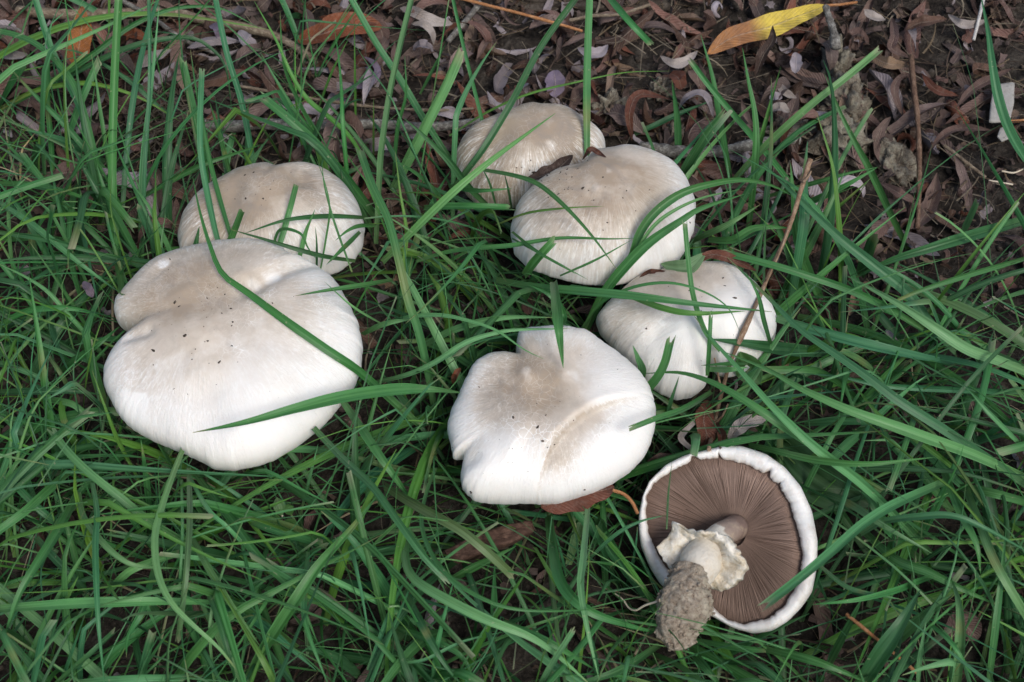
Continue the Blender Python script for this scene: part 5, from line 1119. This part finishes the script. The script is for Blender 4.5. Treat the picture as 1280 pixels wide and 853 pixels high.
# tall dry stem leaning in front of the half buried mushroom
ds_ = bpy.data.objects.new('dry_stem', None); scene.collection.objects.link(ds_); b_ = at(886., 560., .0); ds_.location = b_; ds_.empty_display_size = .02; bpy.context.view_layer.update()
tag(ds_, 'broken brown dry stem leaning over the right side of the half buried mushroom', 'stem')
pp = spline([(886,562),(893,530),(902,490),(912,455),(925,425),(934,405),(950,370),(967,330),(985,290),(996,255),(1004,228),(1013,199)], 60); t = np.linspace(0, 1, 60)
P = at(pp[:, 0], pp[:, 1], (.5+t*8.5)/100); P, _ = clear(P, .004); 
for _ in range(10): P[1:-1] = .5*P[1:-1]+.25*(P[:-2]+P[2:])
rad = np.interp(pp[:, 1], [199, 260, 290, 390, 405, 415, 425, 440, 562], [4.2, 3.6, 3.2, 3.2, 4.6, 5.2, 4.2, 3.0, 3.6])*.5*((P-CL)@FW)/FPX*1.6
tube_obj('stem', P, rad, MAT['drystalk'], 10, .25, ds_)
for (a, b, c) in [((985,288),(975,315),(958,352)), ((1004,228),(1010,222),(1014,214)), ((902,492),(898,470),(893,448)), ((893,530),(903,520),(910,505))]:
    q = spline([a, b, c], 10); zz = np.interp(q[:, 1], [199, 562], [.09, .01]); Pq = at(q[:, 0], q[:, 1], zz+.002); Pq, _ = clear(Pq, .004)
    tube_obj('side_stem', Pq, np.linspace(.0008, .0004, 10), MAT['drystalk'], 6, .2, ds_)
# rotten wood piece under the front mushroom
def slab(name, label, outline, z, th, mat, cat, rough=.0008):
    ol = np.array(outline, float); P = at(ol[:, 0], ol[:, 1], np.array(z)/100 if hasattr(z, '__len__') else z/100); c = P.mean(0); n = len(P); nn = nrm(nrm(CL-c)+np.array([0, 0, 1.0]))
    rings = [(.0, .55), (.5, .95), (.9, 1.0), (1.0, .82), (1.02, .2), (1.0, -.6)]; V = []
    M_ = 40; Pd = np.vstack([P, P[:1]]); s = np.r_[0, np.cumsum(np.linalg.norm(np.diff(Pd, axis=0), axis=1))]; Q = np.stack([np.interp(np.linspace(0, s[-1], M_, endpoint=False), s, Pd[:, i]) for i in range(3)], -1)
    for f, h in [(0, .9), (.3, .95), (.6, 1), (.88, 1), (1, .75), (1.01, .1), (.97, -.7)]:
        for q in Q:
            v = c+(q-c)*f+nn*th*h; v = v+nn*rough*noise.fractal(Vector(v)*300, 1, 2, 4)*1.5+nrm(q-c)*rough*noise.noise(Vector(v)*250+Vector((3, 1, 2)))*(f > .5); V.append(v)
    me = mesh(name, np.array(V)-c, grid_faces(7, M_, True), True, None, np.stack([np.array(V)[:, 0]*12, np.array(V)[:, 1]*60], -1)); o = link(name, me, MAT[mat], None, c); tag(o, label, cat)
slab('wood_piece', 'rotten reddish brown piece of wood in the grass under the front mushroom', [(556,690),(590,672),(640,656),(664,652),(668,666),(640,680),(600,696),(570,706)], 3.0, .004, 'redwood', 'wood', .001)
slab('bark_chip', 'white speckled bark chip lying on the bare soil at top right', [(1242,106),(1268,104),(1267,130),(1262,153),(1236,154),(1238,130)], .9, .0016, 'chip', 'bark chip', .0003)
slab('bark_chip', 'smaller pale bark scrap below the white speckled chip', [(1250,160),(1262,158),(1266,172),(1252,178),(1246,172)], .7, .0012, 'chip', 'bark chip', .0004)
def clod(name, label, cx, cy, rx, ry, h, cat='clod', mat='clod', seed=0, ang=0):
    c = at(float(cx), float(cy), 0.0); sc_ = np.linalg.norm(c-CL)/FPX; n, mm = 26, 40; V = []
    for i in range(n):
        f = i/(n-1)*math.pi*.62
        for j in range(mm):
            a = j/mm*2*math.pi; d = Vector((math.sin(f)*math.cos(a), math.sin(f)*math.sin(a), math.cos(f)))
            k = 1+.55*noise.fractal(d*2.2+Vector((seed*3.1, 1, seed)), .8, 2.1, 5)
            x = d.x*rx*sc_*k; y = d.y*ry*sc_/.8*k; V.append((c[0]+x*math.cos(ang)-y*math.sin(ang), c[1]+x*math.sin(ang)+y*math.cos(ang), float(ground_z(c[0], c[1]))+.002+d.z*h*k))
    V = np.array(V); o = link(name, mesh(name, V-c, grid_faces(n, mm, True), True), MAT[mat], None, c); tag(o, label, cat)
clod('lichen_clod', 'large grey lichen crusted clod right of the pointed blades, lowest of the pile', 1048, 178, 34, 26, .016, seed=1)
clod('lichen_clod', 'lichen crusted lump in the middle of the pile under the grey stick stub', 1058, 125, 26, 26, .018, seed=2)
clod('lichen_clod', 'narrow crusted lump at the top of the pile around the stick stub', 1046, 78, 15, 24, .016, seed=3)
clod('lichen_clod', 'flat crusted clod left of the pile, beside the diagonal blade', 985, 160, 26, 12, .009, seed=4)
clod('lichen_clod', 'pale crumbling clod behind the right rim of the rearmost mushroom', 762, 133, 20, 15, .012, seed=5)
clod('lichen_clod', 'olive grey clod between the rearmost mushroom and the yellow leaf', 826, 110, 16, 9, .009, seed=6, ang=.5)
clod('lichen_clod', 'brown ridged clod left of the foot of the upright twig', 1118, 200, 22, 26, .010, seed=7, ang=.5)
clod('lichen_clod', 'small grey knobbly clod by the end of the tan branch', 398, 66, 13, 13, .010, seed=8)
clod('lichen_clod', 'rounded grey clod just behind the right shoulder of the round mushroom', 843, 168, 12, 12, .010, seed=9)
clod('soil_mound', 'strip of dark grey soil at the very top centre edge', 740, -2, 95, 16, .010, 'soil', 'crumb', seed=10)
print('objects', len(bpy.data.objects))
